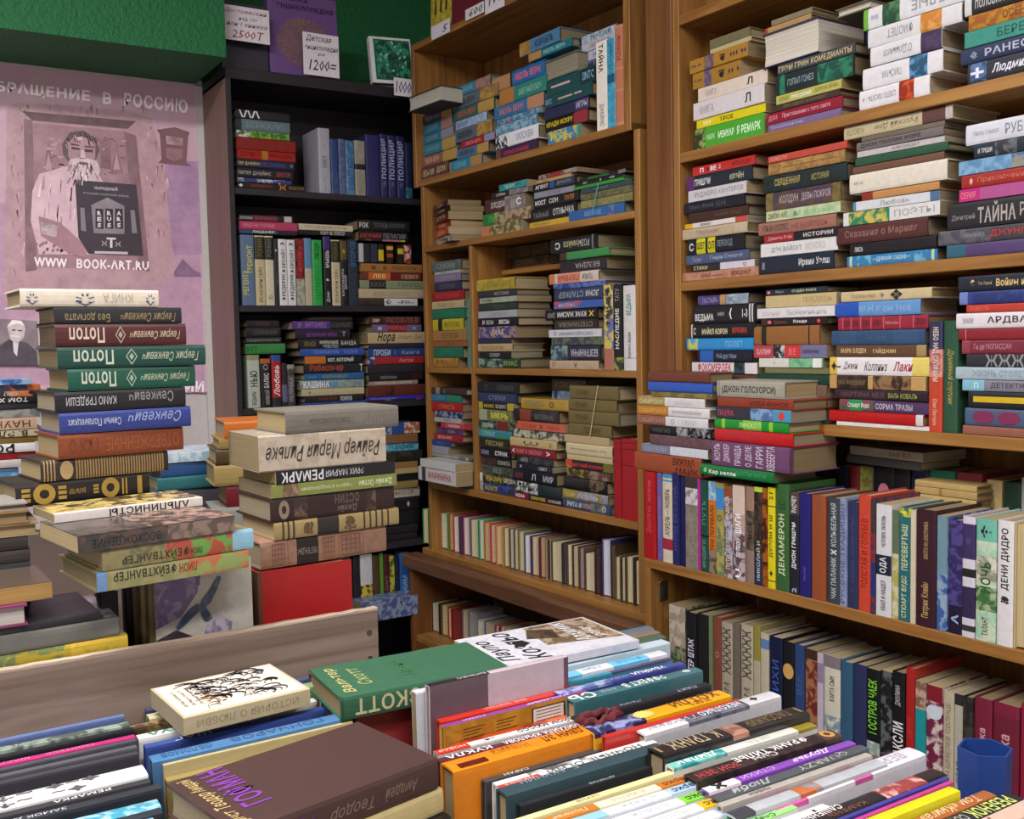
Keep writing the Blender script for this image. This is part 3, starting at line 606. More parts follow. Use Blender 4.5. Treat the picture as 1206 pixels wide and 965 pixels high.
stack(V2, PM, 1.057, 'lower narrow compartment, '+w_, g4, '''
110 108 285|h 41302a .15-.27=8a8078|.3-.5 999 О|dark brown||W=.12
106 140 258|h 2c6a86 .55-1=2d7a60|.1-.5 5a9ab0 СЕВЕР|blue to green||W=.12
106 178 262|h a32226|.3-.8 c86 СТРАСТЬ|bright red||W=.13
130 222 268|p 27304e~7f8fa8|.2-.6 aab ЛЁД|navy pictorial||W=.12
130 254 260|p a8a6a6|.2-.8 667 ВЕРА|grey-white thin||W=.13
160 280 312|p a3363e .15-.75=b84a52|.2-.7 edd КАМЕНЬ|coral red||W=.11
140 304 265|p 5b3f66~3a2c48|.3-.8 99a ТЕНЬ|purple thin||W=.12
127 332 262|h 92222e .0-.8=9a2834|.1-.7 daa* ДЕНЬ ИКС|crimson||W=.13
106 362 207|h 26407a|.1-.9 57a НЕБО|royal blue||W=.12
106 390 200|p 8f93a3||grey lilac||W=.14
120 436 290|p 8a8f86~b0ab9c .75-.95=6a6a62|.3-.5 555 ЛЕС|greyish green pictorial||W=.12
60 458 270|p c2c5c4||pale grey magazine-thin||W=.065 o=-.068
50 494 246|p bfc0c4 .1-.2=333a44 .25-.9=c9c4c8|.28-.88 a33* МАРИНИНА|white with red lettering||W=.06 o=-.063
108 548 310|p 5a8aa0~48708a||light blue-grey||W=.14''', off=.012, jit=.7, rmax=-2.54)
# upper right compartment
stack(V1, PM, 1.715, 'back pile, third shelf '+w_, g3, '''
485 298 690|c 4f3f20~33281a||brown gilt||W=.12
512 352 690|c 33261d~4d3520|.1-.6 763 СОЧИНЕНИЯ|dark brown||W=.12
515 402 702|h 7d4c24||russet||W=.12''', off=.12, jit=.4)
case_part(mc, 'book_rest', OAK, -2.50, -2.07, .10, .26, 1.700, 1.7145)
for _r in (-2.49, -2.09): case_part(mc, 'book_rest_foot', OAK, _r, _r+.015, .165, .26, 1.425, 1.700)
stack(V1, PM, 1.425, 'yellow-topped pile, third shelf '+w_, g3, '''
323 460 522|h b3a03c~a08c34|.25-.6 8a7a30 ЛЮБИМЫЕ;.7-.9 8a7a30 КНИГИ|yellow
345 515 530|h 30303e|.4-.85 aaa ИСТОКИ|charcoal
350 547 532|p a5ab98~8c9a84|.05-.4 333 РОМАН|pale green-white
345 575 530|h 25382f|.3-.8 4b6050 РЕКА|dark green
345 612 530|p a5a7b0|.3-.8 888 ПИСЬМА|light grey
345 647 540|h 17181f|.08-.2 eee Я;.22-.4 ddd ВЕСЫ;.55-.8 eee* ВЕСЫ|black with white title
345 688 533|p 3a4a8e~b08a6a|.3-.8 dca МАГ|blue pictorial
345 745 505|p 28304a||thin navy
340 770 512|h b79f78|.1-.8 8a6a4a РАССКАЗЫ|cream
350 808 510|p 1e1f24|.1-.9 bbb СЕВЕР|black thin
345 840 545|g 2a3a38~7a9a8a .6-1=28402c|.62-.95 9b6 ЯМАС|green and white pictorial''', off=.014, rmin=-2.508, jit=.6)
row(V1, PM, 1.425, 'upright at divider, third shelf '+w_, g3, '''
320 342 550|h a32026||red||W=.14''', off=.02)
stack(V1, PM, 1.425, 'tall pile, third shelf '+w_, g3, '''
697 262 928|h 1a1a1d .9-.93=777|.08-.25 ddd* С;.3-.6 cc9 МАЙЛЗ;.62-.85 bbb РОЗЫ|black with white crescent
742 325 990|h 3c8a4c .0-.15=443028||green|
740 365 966|p 1d1c20|.3-.9 aaa БЕЗДНА|black thin
687 430 930|g cdc0b8 .0-.12=c87848 .18-.65=c9907a|.18-.62 b63a2a* ПЕРВЫЕ;.7-.9 443* ТОЛКИ|white with orange-red lettering
710 480 966|h 2a3c90~5a70b0||blue thin
712 505 958|h 2b3450 .3-1=333c5c|.1-.6 9ab СТАЛКЕР;.65-.9 ddd/ ЗОНА|navy with script
712 563 946|p 3260a8~b9485a .6-1=2c5aa6|.1-.45 dbb ТРИУМФ|blue and red pictorial
668 605 916|h 17161a|.05-.2 aaa ДЖЕК;.25-.8 ddd* КУАК ЖАСМИ;.84-.95 dc4* X|black with yellow figure
717 655 925|h 2a2220 .0-.9=332a26|.1-.9 887 СТЕПАНОВА|dark brown
690 702 950|p c8cad2|.1-.15 338 О;.2-.85 557 АЛЕКСАНДРА МАРИНИНА|white with blue lettering
705 740 952|p 2a3a4a~5f6a4a||dark blue-green pictorial
700 778 947|h 232838 .0-.35=35455a~7f9a9a|.42-.95 bbc* БЕЗГРАНИЧНА|dark navy with grey title
692 850 935|h b8a284|.05-.12 555 О;.5-.6 336* А;.2-.4 a99 СВЕТ;.7-.9 a99 ТЕНЬ|cream rounded''', flip=True, off=.008)
row(V1, PM, 1.425, 'upright on third shelf, '+w_, g3, '''
956 1000 478|p 5a68a0~c8b85a .0-.4=c9bd6a~3a3a40 .75-1=a86a5a|.05-.5 221* ФОНАРЬ|pictorial yellow and blue
1003 1046 480|h 1a1a1c .85-1=8a9a3a~333|.05-.2 999 ТАТУ;.28-.75 ddd* НАСЛЕДИЕ|black with white lettering
1050 1112 487|h d2cfd0 .85-.86=999|.1-.35 3a8a88* ВЕДЬМА;.55-.85 335* РОМАН О ЛЮБВИ|white with teal word''', off=.004)
# lower right compartment
stack(V6, PM, 1.057, 'first pile, fourth shelf '+w_, g3, '''
10 98 250|c 1c1c24|.1-.4 555 С.;.5-.9 555 ИЗБРАННОЕ|black cloth
10 163 240|c 232c4c .05-.95=2c3758|.1-.9 78a СТИХИ|navy cloth ornamented
18 218 230|p 2b2a20 .0-.12=b3a53c .82-1=b3a53c|.15-.45 dc5 ФЕНИКС;.5-.8 ccd ВОЗВРАТ|black with yellow ends
20 262 215|p 6a7038~8a8a5a .0-.25=a0a890|.35-.9 dd6* ЗВЕРЬ|olive with yellow title
20 328 240|p 2a332c~5f7a68 .5-.8=7a2f2a|.1-.4 ddd ОХОТНИК|black with red picture
15 378 215|g 3f7fae~3f8f5a|.1-.5 ace ГОЛУБОЕ|bright blue-green
10 428 205|p 3a3624~1f2a1f|.2-.8 ba7 ПЕСНИ|dark olive
25 488 205|h 17171e|.05-.3 aac ИЛЬИН;.5-.9 eee* СТРАЖ|black with white word
28 543 215|p 4a2d2a~25222a .5-.98=1f1e22|.55-.95 ccb СОНАТА|dark with red end
35 593 225|p 3a403c~555a54|.3-.7 9a9 ЛЕС|dark grey-green
15 640 240|g 26251f~6b6a3a .0-.08=c9c9cc|.2-.6 cb5* РЫЦАРИ;.65-.95 ddd ОРДЕН|black and gold, white edge
22 698 240|g 3a3a34~3a4aa0 .0-.1=999|.15-.5 cb5* МАГИСТР|gold and blue pictorial''', off=.012, rmin=-2.511, jit=.6)
stack(V6, PM, 1.057, 'second pile, fourth shelf '+w_, g3, '''
268 195 548|g b09238 .05-.95=a88a34|.1-.5 776 КОЛЫБЕЛЬ;.6-.72 111* О|ochre with black ring
220 258 492|g 2a2a2c~3a3538 .15-.4=8a4230|.5-.9 777 ВОЙНА|black with rust patch
250 333 532|p c4604a|.1-.4 a33 СЕМЬЯ;.48-.56 622* X;.65-.9 a33 ЛЮБОВЬ|salmon
220 378 522|p b7b8a0~4a4a42||mottled white and black
205 428 480|h c0aa7a|.3-.62 333* *—*—*;.85-.9 333 А|cream with small black marks
205 480 466|h 84202e|.05-.1 eee* <;.14-.7 c88 КНИГА ЖИЗНИ;.8-.9 eee* >|crimson with arrows
247 540 456|p 1d1f26~39414a|.1-.3 bbb АНГЕЛ|black pictorial
245 583 456|p 20232a|.05-.2 ddd X;.6-.9 ddd СВЕТ|black with white ends
222 615 482|h 15171f .0-.2=1a2030|.05-.25 944 АКИНО;.45-.55 ddd Л;.72-.95 bbc* МИР|black with silver corner
240 690 512|g 233134 .0-.5=c5cac6~1f2a2a|.1-.18 111* Н;.3-.45 111* ОК|black and white photo spine
230 755 518|h 2a171e .0-.2=801f34 .0-.3=7a1f34|.02-.22 eee* ЖЕНА;.35-.65 dc4* ПАРНИ И СМЕХ;.7-.95 ccc* СТРЕЛЯЙ|crimson and black''', off=.006)
stack(V6, PM, 1.30, 'back pair, fourth shelf '+w_, g3, '''
455 80 660|h 4a4034|.1-.8 9a8a6a ИЗ СИМОНОВА|dark brown||W=.12
455 150 565|h 5f779a~8fa0b8 .1-.3=2a3a6a||grey-blue||W=.12''', off=.06, jit=.3)
stack(V6, PM, 1.057, 'third pile, fourth shelf '+w_, g3, '''
562 122 857|c 6e6038|.15-.4@.3-.7 4a3f24* ЛЕНИН|khaki cloth, twine-tied
555 198 842|c 6e6038|.15-.4@.3-.7 4a3f24* ЛЕНИН|khaki cloth, twine-tied
555 268 856|c 6e6038|.15-.4@.3-.7 4a3f24* ЛЕНИН|khaki cloth, twine-tied
556 345 808|c 6e6038|.35-.75 4a3f24* ЛЕНИН|khaki cloth, twine-tied
528 412 795|p b5a27a||pale cream wedge
540 460 816|h cbbd98|.1-.9 a99a7a ———— —|cream with fine line
545 530 816|h c4b288||ivory
540 562 812|p 1c1b1e .0-.14=8a9a2a~c83a3a .82-1=6a6a2a|.16-.8 e33c3c* ВЕТХИЙ РАЗУМ|black with red lettering
540 612 812|p 3a2d24 .0-.5=3a3022~8a7a3a .5-.95=5c3a3a~8a7a6a||dark gold pictorial
525 662 782|g 1a191d .62-.95=6a5a3a~1a191d|.3-.5 333 ПЕТЛЯ|black with gold picture
520 737 790|g 8a7f4a~8a90a8 .0-.3=8f8030|.05-.28 dc8 ЛУКИН;.35-.8 cce ЛЮБОВЬ|tan and lilac pictorial
520 793 800|g 2f4a6c .6-.9=7a7868~4a5a6a|.1-.4 ddd* РИТА И;.42-.6 d99* СЕРДЦЕ;.8-.95 ddd О|blue with white title''', off=.008, jit=.5)
row(V6, PM, 1.057, 'matching upright on fourth shelf, '+w_, g3, '''
817 861 447|h 9c1a22 .04-.05=5f1016 .12-.13=5f1016 .26-.27=5f1016|.3-.9 a8262c ЭНЦИКЛОПЕДИЯ|bright red narrower||
864 960 442|h a01c24 .04-.05=5f1016 .12-.13=5f1016 .32-.33=5f1016||bright red broad||''', off=.004)
cord('binding_cord', PM, V6, [(733, 122), (683, 432)], .002, .0011, TW, 'pale twine tied round the khaki cloth volumes, fourth shelf')
# pages-out row
VK = (480, 580, 4.02)
g5 = 'books standing spine-in on the row shelf of the middle oak case'
pr_ = [(70,97,78,'d8c9a4','2c8a4a','cream pages, green'),(98,131,92,'d0c8a8','258a45','pale pages, bright green'),(140,186,95,'d8d2b8','2a9048','white pages, leaf green'),(190,213,100,'b39a6c','a5542e','tan pages, rust'),
(214,241,112,'d9d0cc','a82c3c','white pages, red'),(241,256,115,'3c3a52','3a3850','dark blue'),(258,290,118,'d6d0d2','b02a4a','white pages, pinkish red'),(292,330,128,'cfc6a6','4f6a66','cream pages, grey-green'),(332,357,130,'c9cdb8','2a9a62','pale pages, mint green'),
(358,388,142,'c3a27a','b5643c','orange-tan pages, peach'),(389,416,152,'c8a684','b02c4c','pinkish pages, magenta'),(417,448,160,'cdb88e','c08a50','cream pages, amber'),(449,475,168,'cfc29c','8a6f48','cream pages, olive brown'),(476,498,172,'b8b09c','54483c','grey pages, dark brown'),
(499,520,176,'c2b898','5c5648','beige pages, black'),(521,548,184,'c6b994','867a52','beige pages, khaki'),(549,580,200,'d4d6dc','3a466a','bluish-white pages, navy'),(585,620,208,'c7b99a','6e3350','cream pages, plum'),(621,650,212,'b59272','5a2f28','pinkish-brown pages, maroon'),
(651,674,222,'3a2c24','a89878','black zigzag'),(676,727,232,'cabf9c','463c38','thick cream pages, dark'),(730,748,240,'4f4650','3c3540','dark mauve'),(749,775,246,'cec3a2','5a4a3c','light pages, brown'),(776,806,252,'b8a888','4d2c24','tan pages, chestnut'),
(808,832,262,'8f8a8c','6a4a44','mauve-grey pages, grey'),(834,883,286,'c9c0a4','5a3426','thick pages, red-brown'),(884,913,262,'442a28','3a2422','dark chocolate'),(914,956,222,'cfd0e0','3c3f78','white pages, violet-blue'),(958,980,250,'5a4a34','4a3c2a','olive brown'),
(982,1006,303,'c6ba96','6a5a48','small cream pages, brown'),(1008,1030,305,'bcae88','3c3228','small beige pages, black'),(1031,1066,302,'c8bc98','54483a','small cream pages, olive'),(1070,1094,322,'c5b894','2c2622','small cream pages, black')]
row(VK, PM, .835, 'spine-in along row shelf, '+w_, g5, '\n'.join(f'{a} {b} {y}|h {cc}||{l} edges|out pg={pc}' for a, b, y, pc, cc, l in pr_), off=.035)

lo = [(56,76,504,'cfc8b2','26241f','white pages, black'),(77,94,500,'3a3038','2d262c','dark plum'),(95,111,510,'c9c2b0','6a6458','grey pages, dark'),(112,146,520,'c8c0a4','2a2a26','thick pale pages, black'),(147,157,528,'7a746a','1f1e1c','thin black'),
(158,188,532,'c9b98c','8c6c34','yellowish pages, ochre'),(189,206,548,'c8b088','a02c28','tan pages, red'),(207,252,552,'8a2622','7c221e','brick red'),(254,284,556,'bcae94','6a6a74','beige pages, grey'),(286,326,562,'9a9490','8a8690','grey pages, silver'),
(330,358,606,'cbc4b4','c9c2be','white pages, white'),(360,410,612,'b5a88c','46648c','thick beige pages, blue'),(412,430,630,'c0b4a4','a43c34','pale pages, scarlet'),(432,458,634,'c4b8a0','8a2c30','pale pages, cherry'),(460,510,640,'b8a888','b09a68','straw pages, straw'),(515,550,646,'8a94b0','3a4c8a','bluish pages, blue'),(556,600,655,'a89c84','4a4038','beige pages, umber')]
row(VK, PM, .55, 'spine-in in base cupboard, '+w_, 'books standing in the cupboard of the middle oak case', '\n'.join(f'{a} {b} {y}|h {cc}||{l} edges|out pg={pc}' for a, b, y, pc, cc, l in lo), off=.03)

# ================================================================ books of the large oak case
Ra = (780, 0, 5.36); Rb = (980, 0, 5.336); Rc_ = (780, 160, 5.36); Rd = (980, 120, 4.385); Re = (780, 320, 5.482); Rf = (970, 310, 4.386)
Rg = (740, 420, 4.385); Rh = (740, 520, 4.825); Ri = (960, 530, 3.862); Rj = (770, 690, 2.766); Rl = (960, 500, 4.902)
l_ = 'large oak case'; h1 = 'books stacked on the top shelf of the large oak case'
stack(Ra, PR, 1.914, 'first pile, top shelf '+l_, h1, '''
295 252 546|c 6a6344||olive grey||f
298 312 560|h b5a67e||thin cream page-coloured
172 385 545|p a87a30 .25-.42=5a4a78~8a6a50|.03-.2 3a2a5a ••• ••;.5-.65 2a2030* ❦;.7-.97 3a2a5a ••• ••|ochre patterned, violet stamp
188 468 490|p a0752e .25-.4=5a4a78~8a6a50|.03-.2 3a2a5a •• •••;.55-.68 2a2030* ❦;.75-.97 3a2a5a •• •|ochre patterned, slightly faded
222 560 662|p d6c7bb|.12-.28 9a9094 КНИГА;.72-.8 222* Л|cream-white with black figure
196 655 650|p d2cbd0|.1-.3 9a9094 КНИГА;.74-.82 222* Л|white with black figure
213 762 648|p d6c81e|.02-.3 fff 101;.35-.55 4a4414* ТРОЕ|yellow
205 820 640|p 4ca032 .0-.15=8a9a5a~2a3a20|.18-.3 cec МАРК;.35-.58 dfd* МЕМУАР;.62-.95 dfd* Я РЕМАРК|leaf green''', off=.012, jit=.5)
stack(Ra, PR, 1.914, 'second pile, top shelf '+l_, h1, '''
686 128 940|c 7d7358||olive drab plain
645 180 935|h a98658 .0-.06=a03c34||tan with rust edge
632 222 985|h 2a2f50||navy spine-in||out pg=cfc8bc W=.15
725 410 1215|h 3a4048|.02-.96@.1-.75 c9b48a* ГРЭМ ГРИН КОМЕДИАНТЫ|grey with gilt capitals
716 480 1205|h 1d2a28 .05-.12=1c5c48~2a7a60 .55-.98=1b4a3c~2a7a5c|.16-.5 9ab ГОПАЛ ГОНЕЗ|black-green ornamented
716 606 1130|p b5b060|.05-.2 7a7530 РОМАН;.25-.55 eee* РУССКИЙ;.6-.95 6a6530 ДОМ НА КРАЮ|pale yellow
690 672 1120|h 3d3028|.02-.98 7d6a52* ПРО ИДОЛ И СОЛДАТ|dark brown, brown capitals
655 722 1137|h 8a1830|.03-.15 d9a ДОМ;.22-.85 d8a8b0 Приглашение с того света|crimson
665 790 1130|h 75628c|.05-.5 b3a4c4 Волшебный мир|lilac''', off=.008, jit=.5)
stack(Rb, PR, 1.914, 'white pile, top shelf '+l_, h1, '''
20 62 232|c 5d584a||olive spine-in||out pg=c8bfae W=.15
195 62 820|h d6d6da .0-.05=6aa83a .2-.38=1f4a30~4a7a50|.08-.16 889 ***;.5-.9 9a9aa4* БЕЛЫЕ|white with leafy green picture
222 188 805|h d3d1d6 .58-.8=c07a2a~d09a50|.22-.5 888890 ФИОЛЕТ|white with orange picture
240 300 690|h d6d5da .72-1=3a2a48~4a3a5c|.2-.6 8a8a94 О'Доннелл|white with dark violet picture
190 436 690|h d8d6dc .6-.82=24506f~5a90c0|.25-.5 8a8a92 ПИСЬМА|white with blue picture
170 575 612|h dad8de .58-.79=8c2a12~c8501c|.05-.08 7a7a84 *;.14-.54 7a7a84 СЛЕПО ПИСАТЬ|white with red-orange picture''', off=.004, flip=True, jit=.5)
stack(Rb, PR, 1.914, 'fourth pile, top shelf '+l_, h1, '''
830 -10 1300|h 1c1c22 .0-.1=c9c9cc|.15-.6 bbb* ПОЛОВИНА|black with white lettering
855 100 1290|g b0822e~9a5a2a|.5-.9 6a3a1a ОСЕНЬ|gold-orange
832 205 1300|p 3a8a7c|.45-.9 1f4a48 БЕРЕГ|sea-green
806 318 1280|h 262f50|.13-.24 8a94b0* @;.3-.95 aab0c8* РАНЕС|navy with round emblem
850 405 1290|h 20242f .04-.28=4a6a98~2a3a55|.04-.25 dde* +;.36-.95 dde*/ Людмила|black with blue device''', off=.006, jit=.4)
h2 = 'books stacked on the second shelf of the large oak case'
stack(Rc_, PR, 1.628, 'first pile, second shelf '+l_, h2, '''
188 200 577|g b52a2a|.12-.2 eee* П;.24-.28 422 .;.3-.4 eee* ВЕ;.44-.47 eee Д;.65-.95 722* МОСКВА|red
150 266 562|h 202833 .0-.12=5a2a68|.13-.38 ddd* ГРИШЭМ;.68-.88 cca КРЭЙН|black with purple end
162 350 533|p c9c6cc|.12-.95 88828c РУДЖЕРО ХАНТЕРОВ|white
135 430 522|h 1a1b27|.1-.5 555a70 Макс Фрай;.55-.7 556 КН|black
165 492 535|c 3a2218|.4-.95 5c4030* МАЙН РИД|dark brown cloth
140 560 537|p d6ccca .0-.13=d9a018 .82-1=c04a40|.25-.45 333* ЮКИО|white, yellow and red ends
118 596 536|h bcab92 .04-.82=b5a389|.25-.6 8a7a68 Маргарет|cream framed
155 658 520|h 15191f .17-.33=c8c020 .37-.5=c8c020|.04-.12 ddd* С;.18-.32 222* ЩЕГ;.38-.49 222* ОЛ;.54-.8 889aa8 ПЕРЕХОД|black with yellow blocks
150 758 546|h 4a5478|.1-.25 99a Том;.4-.9 a9b0c4 Генри Сэмюэл|slate blue
190 816 575|p c9c4cc .0-.46=1c2028|.02-.25 dc8 СТИХИ;.8-.9 a36* О|half black half white
130 868 605|p b5826a~a87058|.25-.55 5a2e26* АННА ———;.65-.92 5a2e26* ЯХОНТ|dusty pink with brown letters''', off=.008, jit=.5)
stack(Rc_, PR, 1.628, 'second pile, second shelf '+l_, h2, '''
668 132 1166|h b8483a|.02-.25 e0a090 ПОВЕСТИ|salmon-red
666 178 1150|h a07a48~8a6438 .0-.98=a8824e~8f6a3a|.2-.9 7a5a34 ——— ——— ———|tan painted panel
632 260 1157|h 1e2c30~1a2622|.15-.46 a89a60* СВЯЩЕННАЯ;.6-.8 a89a60 ИСТОРИЯ|black-green with gilt words
650 365 1122|g 6a5a34~7a6a3e .1-.9=4a3a4a~5a4638|.2-.45 b9a9a0 КОЛДУН;.5-.88 b9a9b8 ДЕВЫ ПОКРОВ|gold-framed purple
655 480 1125|p b8c8a0~a8b890|.03-.3 7a2c30* СМЕХА НАТ;.36-.46 4a8a7a* &;.52-.9 7ab87a ЗЕЛЕНЫЙ|pale green
605 555 1095|h 97695c|.05-.4 3a2422 ЭЛЬЗА УОЛЛЕС;.45-.9 7a3a38 НЕ БОЙТЕСЬ|pinkish brown
640 630 1108|h 1d1a22 .0-.42=9a2228|.06-.4 d9a8ac Даниэль Рэйн;.55-.95 c9c4c8* ИСТОРИИ|black and red split
618 685 1100|p d4d2d4|.15-.55 8a868c* ДЭН ВАЙСЕТ;.6-.85 a9a6ac МОЛОКО|white plain
612 772 1082|h 1b2534|.04-.08 778* ▪;.55-.95 c9ccd2* Ирвин Уэлш|dark navy''', off=.008, jit=.5)
stack(Rd, PR, 1.628, 'third pile, second shelf '+l_, h2, '''
60 132 618|h b9ac8c .74-.94=5a3a38 .94-1=b9aeaa|.03-.2 8a7a50 НОВОСТИ;.3-.7 7a6a4a Русский Дом|cream with maroon end||f
150 195 575|h 6a6052||brown-grey thin
125 212 577|h 6e6668|.05-.75 26242a* ДЖОН ПОЛЛАК МОРЕ|grey with black lettering
128 258 575|p b9b2b4|.4-.75 77707a* АЛКОНОСТ|white with slant lettering
120 292 597|h 27503a||dark green plain
105 338 576|h 6a4a3a||brown plain
90 378 595|h d4ccc0|.05-.15 9a9088 *** **|thick ivory
150 470 552|h b5834e .0-.15=8a2a22||orange-tan
105 518 547|p c9ccd2 .0-.04=5a80a8 .9-1=4a6a90|.15-.85 a09a98* Любовь|white with blue ends
55 575 550|p cfcfcf .06-.5=2a7a58~c0b25a|.55-.95 9a9aa0 ПОЭТЫ|white with green landscape
22 650 492|h 4e2a2a|.1-.9 8a625c* Сказания о Мариях|maroon cloth-look
90 735 540|h 1a171c|.06-.16 ccc* ЛИСА|black plain
76 800 540|g 2f78a8 .03-.06=b8c4a0 .12-.28=6aa4c4~2f78a8 .76-.9=6aa4c4~2f78a8 .94-.97=b8c4a0|.3-.72 b9d4e4 —древняя сказка—|sky blue ornamented''', off=.008, flip=False, jit=.5)
stack(Rd, PR, 1.628, 'fourth pile, second shelf '+l_, h2, '''
690 122 1110|h c9cad6|.1-.42 999aa6 Милош Кундера;.5-.9 777a88 РУБЕЖ|thick white
732 222 1110|h 1a2434 .3-.6=5a5f64~26282e|.06-.26 c9ccd0* И ТРЕШИ|navy with photo block
652 310 1120|p 5a86b0~7aa2c4 .6-1=8a8a80~4a6a8a||blue pictorial
668 383 1110|h 96241e|.1-.14 daa* ✱;.2-.8 c46a58 Приключения|brick red with daisy mark
655 455 1110|p a8508a .0-.25=b52a78|.02-.2 e88 СЕРИЯ|magenta
595 530 1100|h 242228|.05-.3@.3-.55 8a8488 Дмитрий;.33-.72@.1-.95 a8a09c* ТАЙНА;.76-.98 a8a09c РОМ|thick black with pale capitals
548 670 1105|h 45444c~5a5860 .5-1=3a3a40|.25-.45 889 ЧЕРНИЛЬНИЦА;.5-.95 b03034* ДЖУНГЛИ|charcoal with red letters
592 742 1110|h 4c3a68 .0-.2=2f5a70||violet with teal end''', off=.004, jit=.4)
h3 = 'books stacked on the third shelf of the large oak case'
stack(Re, PR, 1.327, 'first pile, third shelf '+l_, h3, '''
228 157 552|g 3b3566~4a4280 .45-.56=b08a5a .57-1=7f93a4~a0b0bc|.1-.4 9a90c0 ПАСТЫРЬ;.62-.72 445 ЭКС|violet and grey-blue split
190 225 602|h 1a1a20 .9-.92=c9c9cc .94-.96=c9c9cc|.05-.35@.1-.55 ddd* ВЕДЬМА;.42-.52 bbb КНИГИ;.6-.64@.2-.8 eee* (;.8-.88 ccc* 1-3|thick black with white stripes
185 340 600|h 16171b .0-.02=ccc|.04-.08 ccc* С;.18-.58 dcd8b0* МАЙКЛ КОРОН;.66-.88 c34a40* ВЕРБОВКА|black, white and red lettering
155 432 588|g 1f86c8 .03-.18=3a9ad0~c8c040|.6-.85 7ab8e0 ПОЛЕТ|bright sky blue
225 508 585|h 141a2a .05-.3=2a5ab0|.36-.72 8a9ab8 Мой друг Иван|black with blue block
190 585 612|p d3ccd2 .66-.82=2a4a50~16181c|.1-.62@.05-.95 b82a3c* ФОКСМЕРДЕК|white with red lettering
195 655 610|h 5a3a30||brown hidden
195 740 610|h 4a4038||umber hidden
195 830 610|h 3a3c48||slate hidden''', off=.008, flip=False, jit=.5)
stack(Re, PR, 1.327, 'second pile, third shelf '+l_, h3, '''
668 118 1062|h 1f2834|.02-.08 c88* ●;.12-.35 99a Вера;.42-.85 bcc8a0* СУДЕН РОЯЛ|black-navy thin
665 158 1125|p c0ab7c|.55-.95 9a8a64 ПОЕДЕШЬ|thick cream
612 240 1116|p d2d0d4|.08-.3 c8a0a4 БЕЛЫЙ;.4-.9 a8a4a4 Тысячелетняя ночь|white
640 305 1062|h 1c1616 .0-.1=3a2420|.1-.16 c66* ●;.2-.4 844 Шанель;.5-.7 ddd* Конда;.85-.9 c44* ●|black with red dots
590 355 1015|c 8a5a2c .12-.2=20180f .84-.86=20180f||thick tan-brown with black bands
588 476 1065|p b8343a .0-.28=a83a48 .28-.44=1a1a20~c0c0c4 .66-1=6a6a90|.04-.25 daa* ХАЛИФ;.5-.6 e66* ВЕ;.68-.9 334* СОВРЕМЕННЫЕ|red, black and lilac panels
625 558 1040|p 7ab088~5a9a74 .0-.48=c9c9c0 .85-.98=d8dcd8|.1-.4 b0b0a8 *;|white and mint green
660 618 1075|p 6a6a44||olive thin
607 655 1080|h 163a30||dark bottle green
640 720 1060|h 6a5648||dun hidden
640 800 1060|h 54322c||maroon hidden
640 880 1060|h 40484a||grey hidden''', off=.006, jit=.5)
stack(Rf, PR, 1.327, 'third pile, third shelf '+l_, h3, '''
90 150 558|h c0af88|.12-.4 8a7a5a Мудрецы мира;.45-.5 777 .;.56-.7@.0-1 2a2a2a* ❖|cream with black ornament
60 205 500|h 5f8fc4 .0-.29=2450b0|.3-.9 84aad4* М Н Фом Нов|light blue with royal blue end
72 280 537|c 8e1c34 .05-.06=c0586a .15-.16=c0586a .26-.27=c0586a .38-.39=c0586a .52-.53=c0586a .7-.71=c0586a .84-.85=c0586a|.07-.14 6a1226* ❧;.17-.25 6a1226* ❧;.28-.37 6a1226* ❧;.4-.5 6a1226* ❧;.54-.69 c9909a Любовь жизнь;.86-.98 6a1226* ❧|crimson ornate
38 350 522|c 27466a .1-.28=2d4c70 .68-.93=2d4c70|.4-.6 3f6288 Л.Н. Толстой|navy-blue cloth
65 425 527|h 5d4030 .9-1=9a8458|.06-.35 d4ba84* МАРК ОЛДЕН;.43-.68 d4ba84* ГАЙДЖИН|brown with gold lettering
30 484 545|h ddd8dc .0-.08=d0b048 .84-1=d8c468|.02-.12 222* ✦~;.15-.3@.1-.9 333/ Джеки;.37-.6@.1-.9 333/ Коллинз;.66-.85 a03040*/ Лаки|white and yellow, black handwriting
30 577 530|p b5925a .08-.42=3a2c24~1f1a16 .47-.86=3a2420~8a6a4a|.1-.4 8a7450 МАКС ФРЕЙДЕНБЕРГ|tan with dark panels
55 648 540|h 33222c .58-1=2a1d26|.08-.55 6a5058 МАРТИНА НЕЛ;.6-.9 9aa84a ВАЛЬ КОВАЛЬ|dark plum
80 700 547|h 4a3558 .0-.4=7a4450~3a5a48 .12-.26=2c8a4a|.1-.35 ddd* Стюарт Вудс;.42-.82 bcb4c4* СОРМА ТРАЗЫ|purple with green patch
28 758 518|g b01a1e .93-1=ccc|.05-.5 b82226 Книга|glossy red
65 815 560|p d6d2d2||white thin''', off=.006, flip=False, jit=.5)
row(Rf, PR, 1.327, 'upright on third shelf, '+l_, h3, '''
542 612 305|g b8442e .5-.8=a05a60~c88a7a .75-1=2a2f50|.06-.3 e8b0a0 Юлия Левченко;.46-.95 d9c8c0* НЕБО НАД САПФИРЫ|orange-red fading to navy||f
615 690 300|c 1f4a32 .01-.02=1a3c28|.25-.75 a89450/ Душевный спутник|dark green cloth||f''', off=.004)
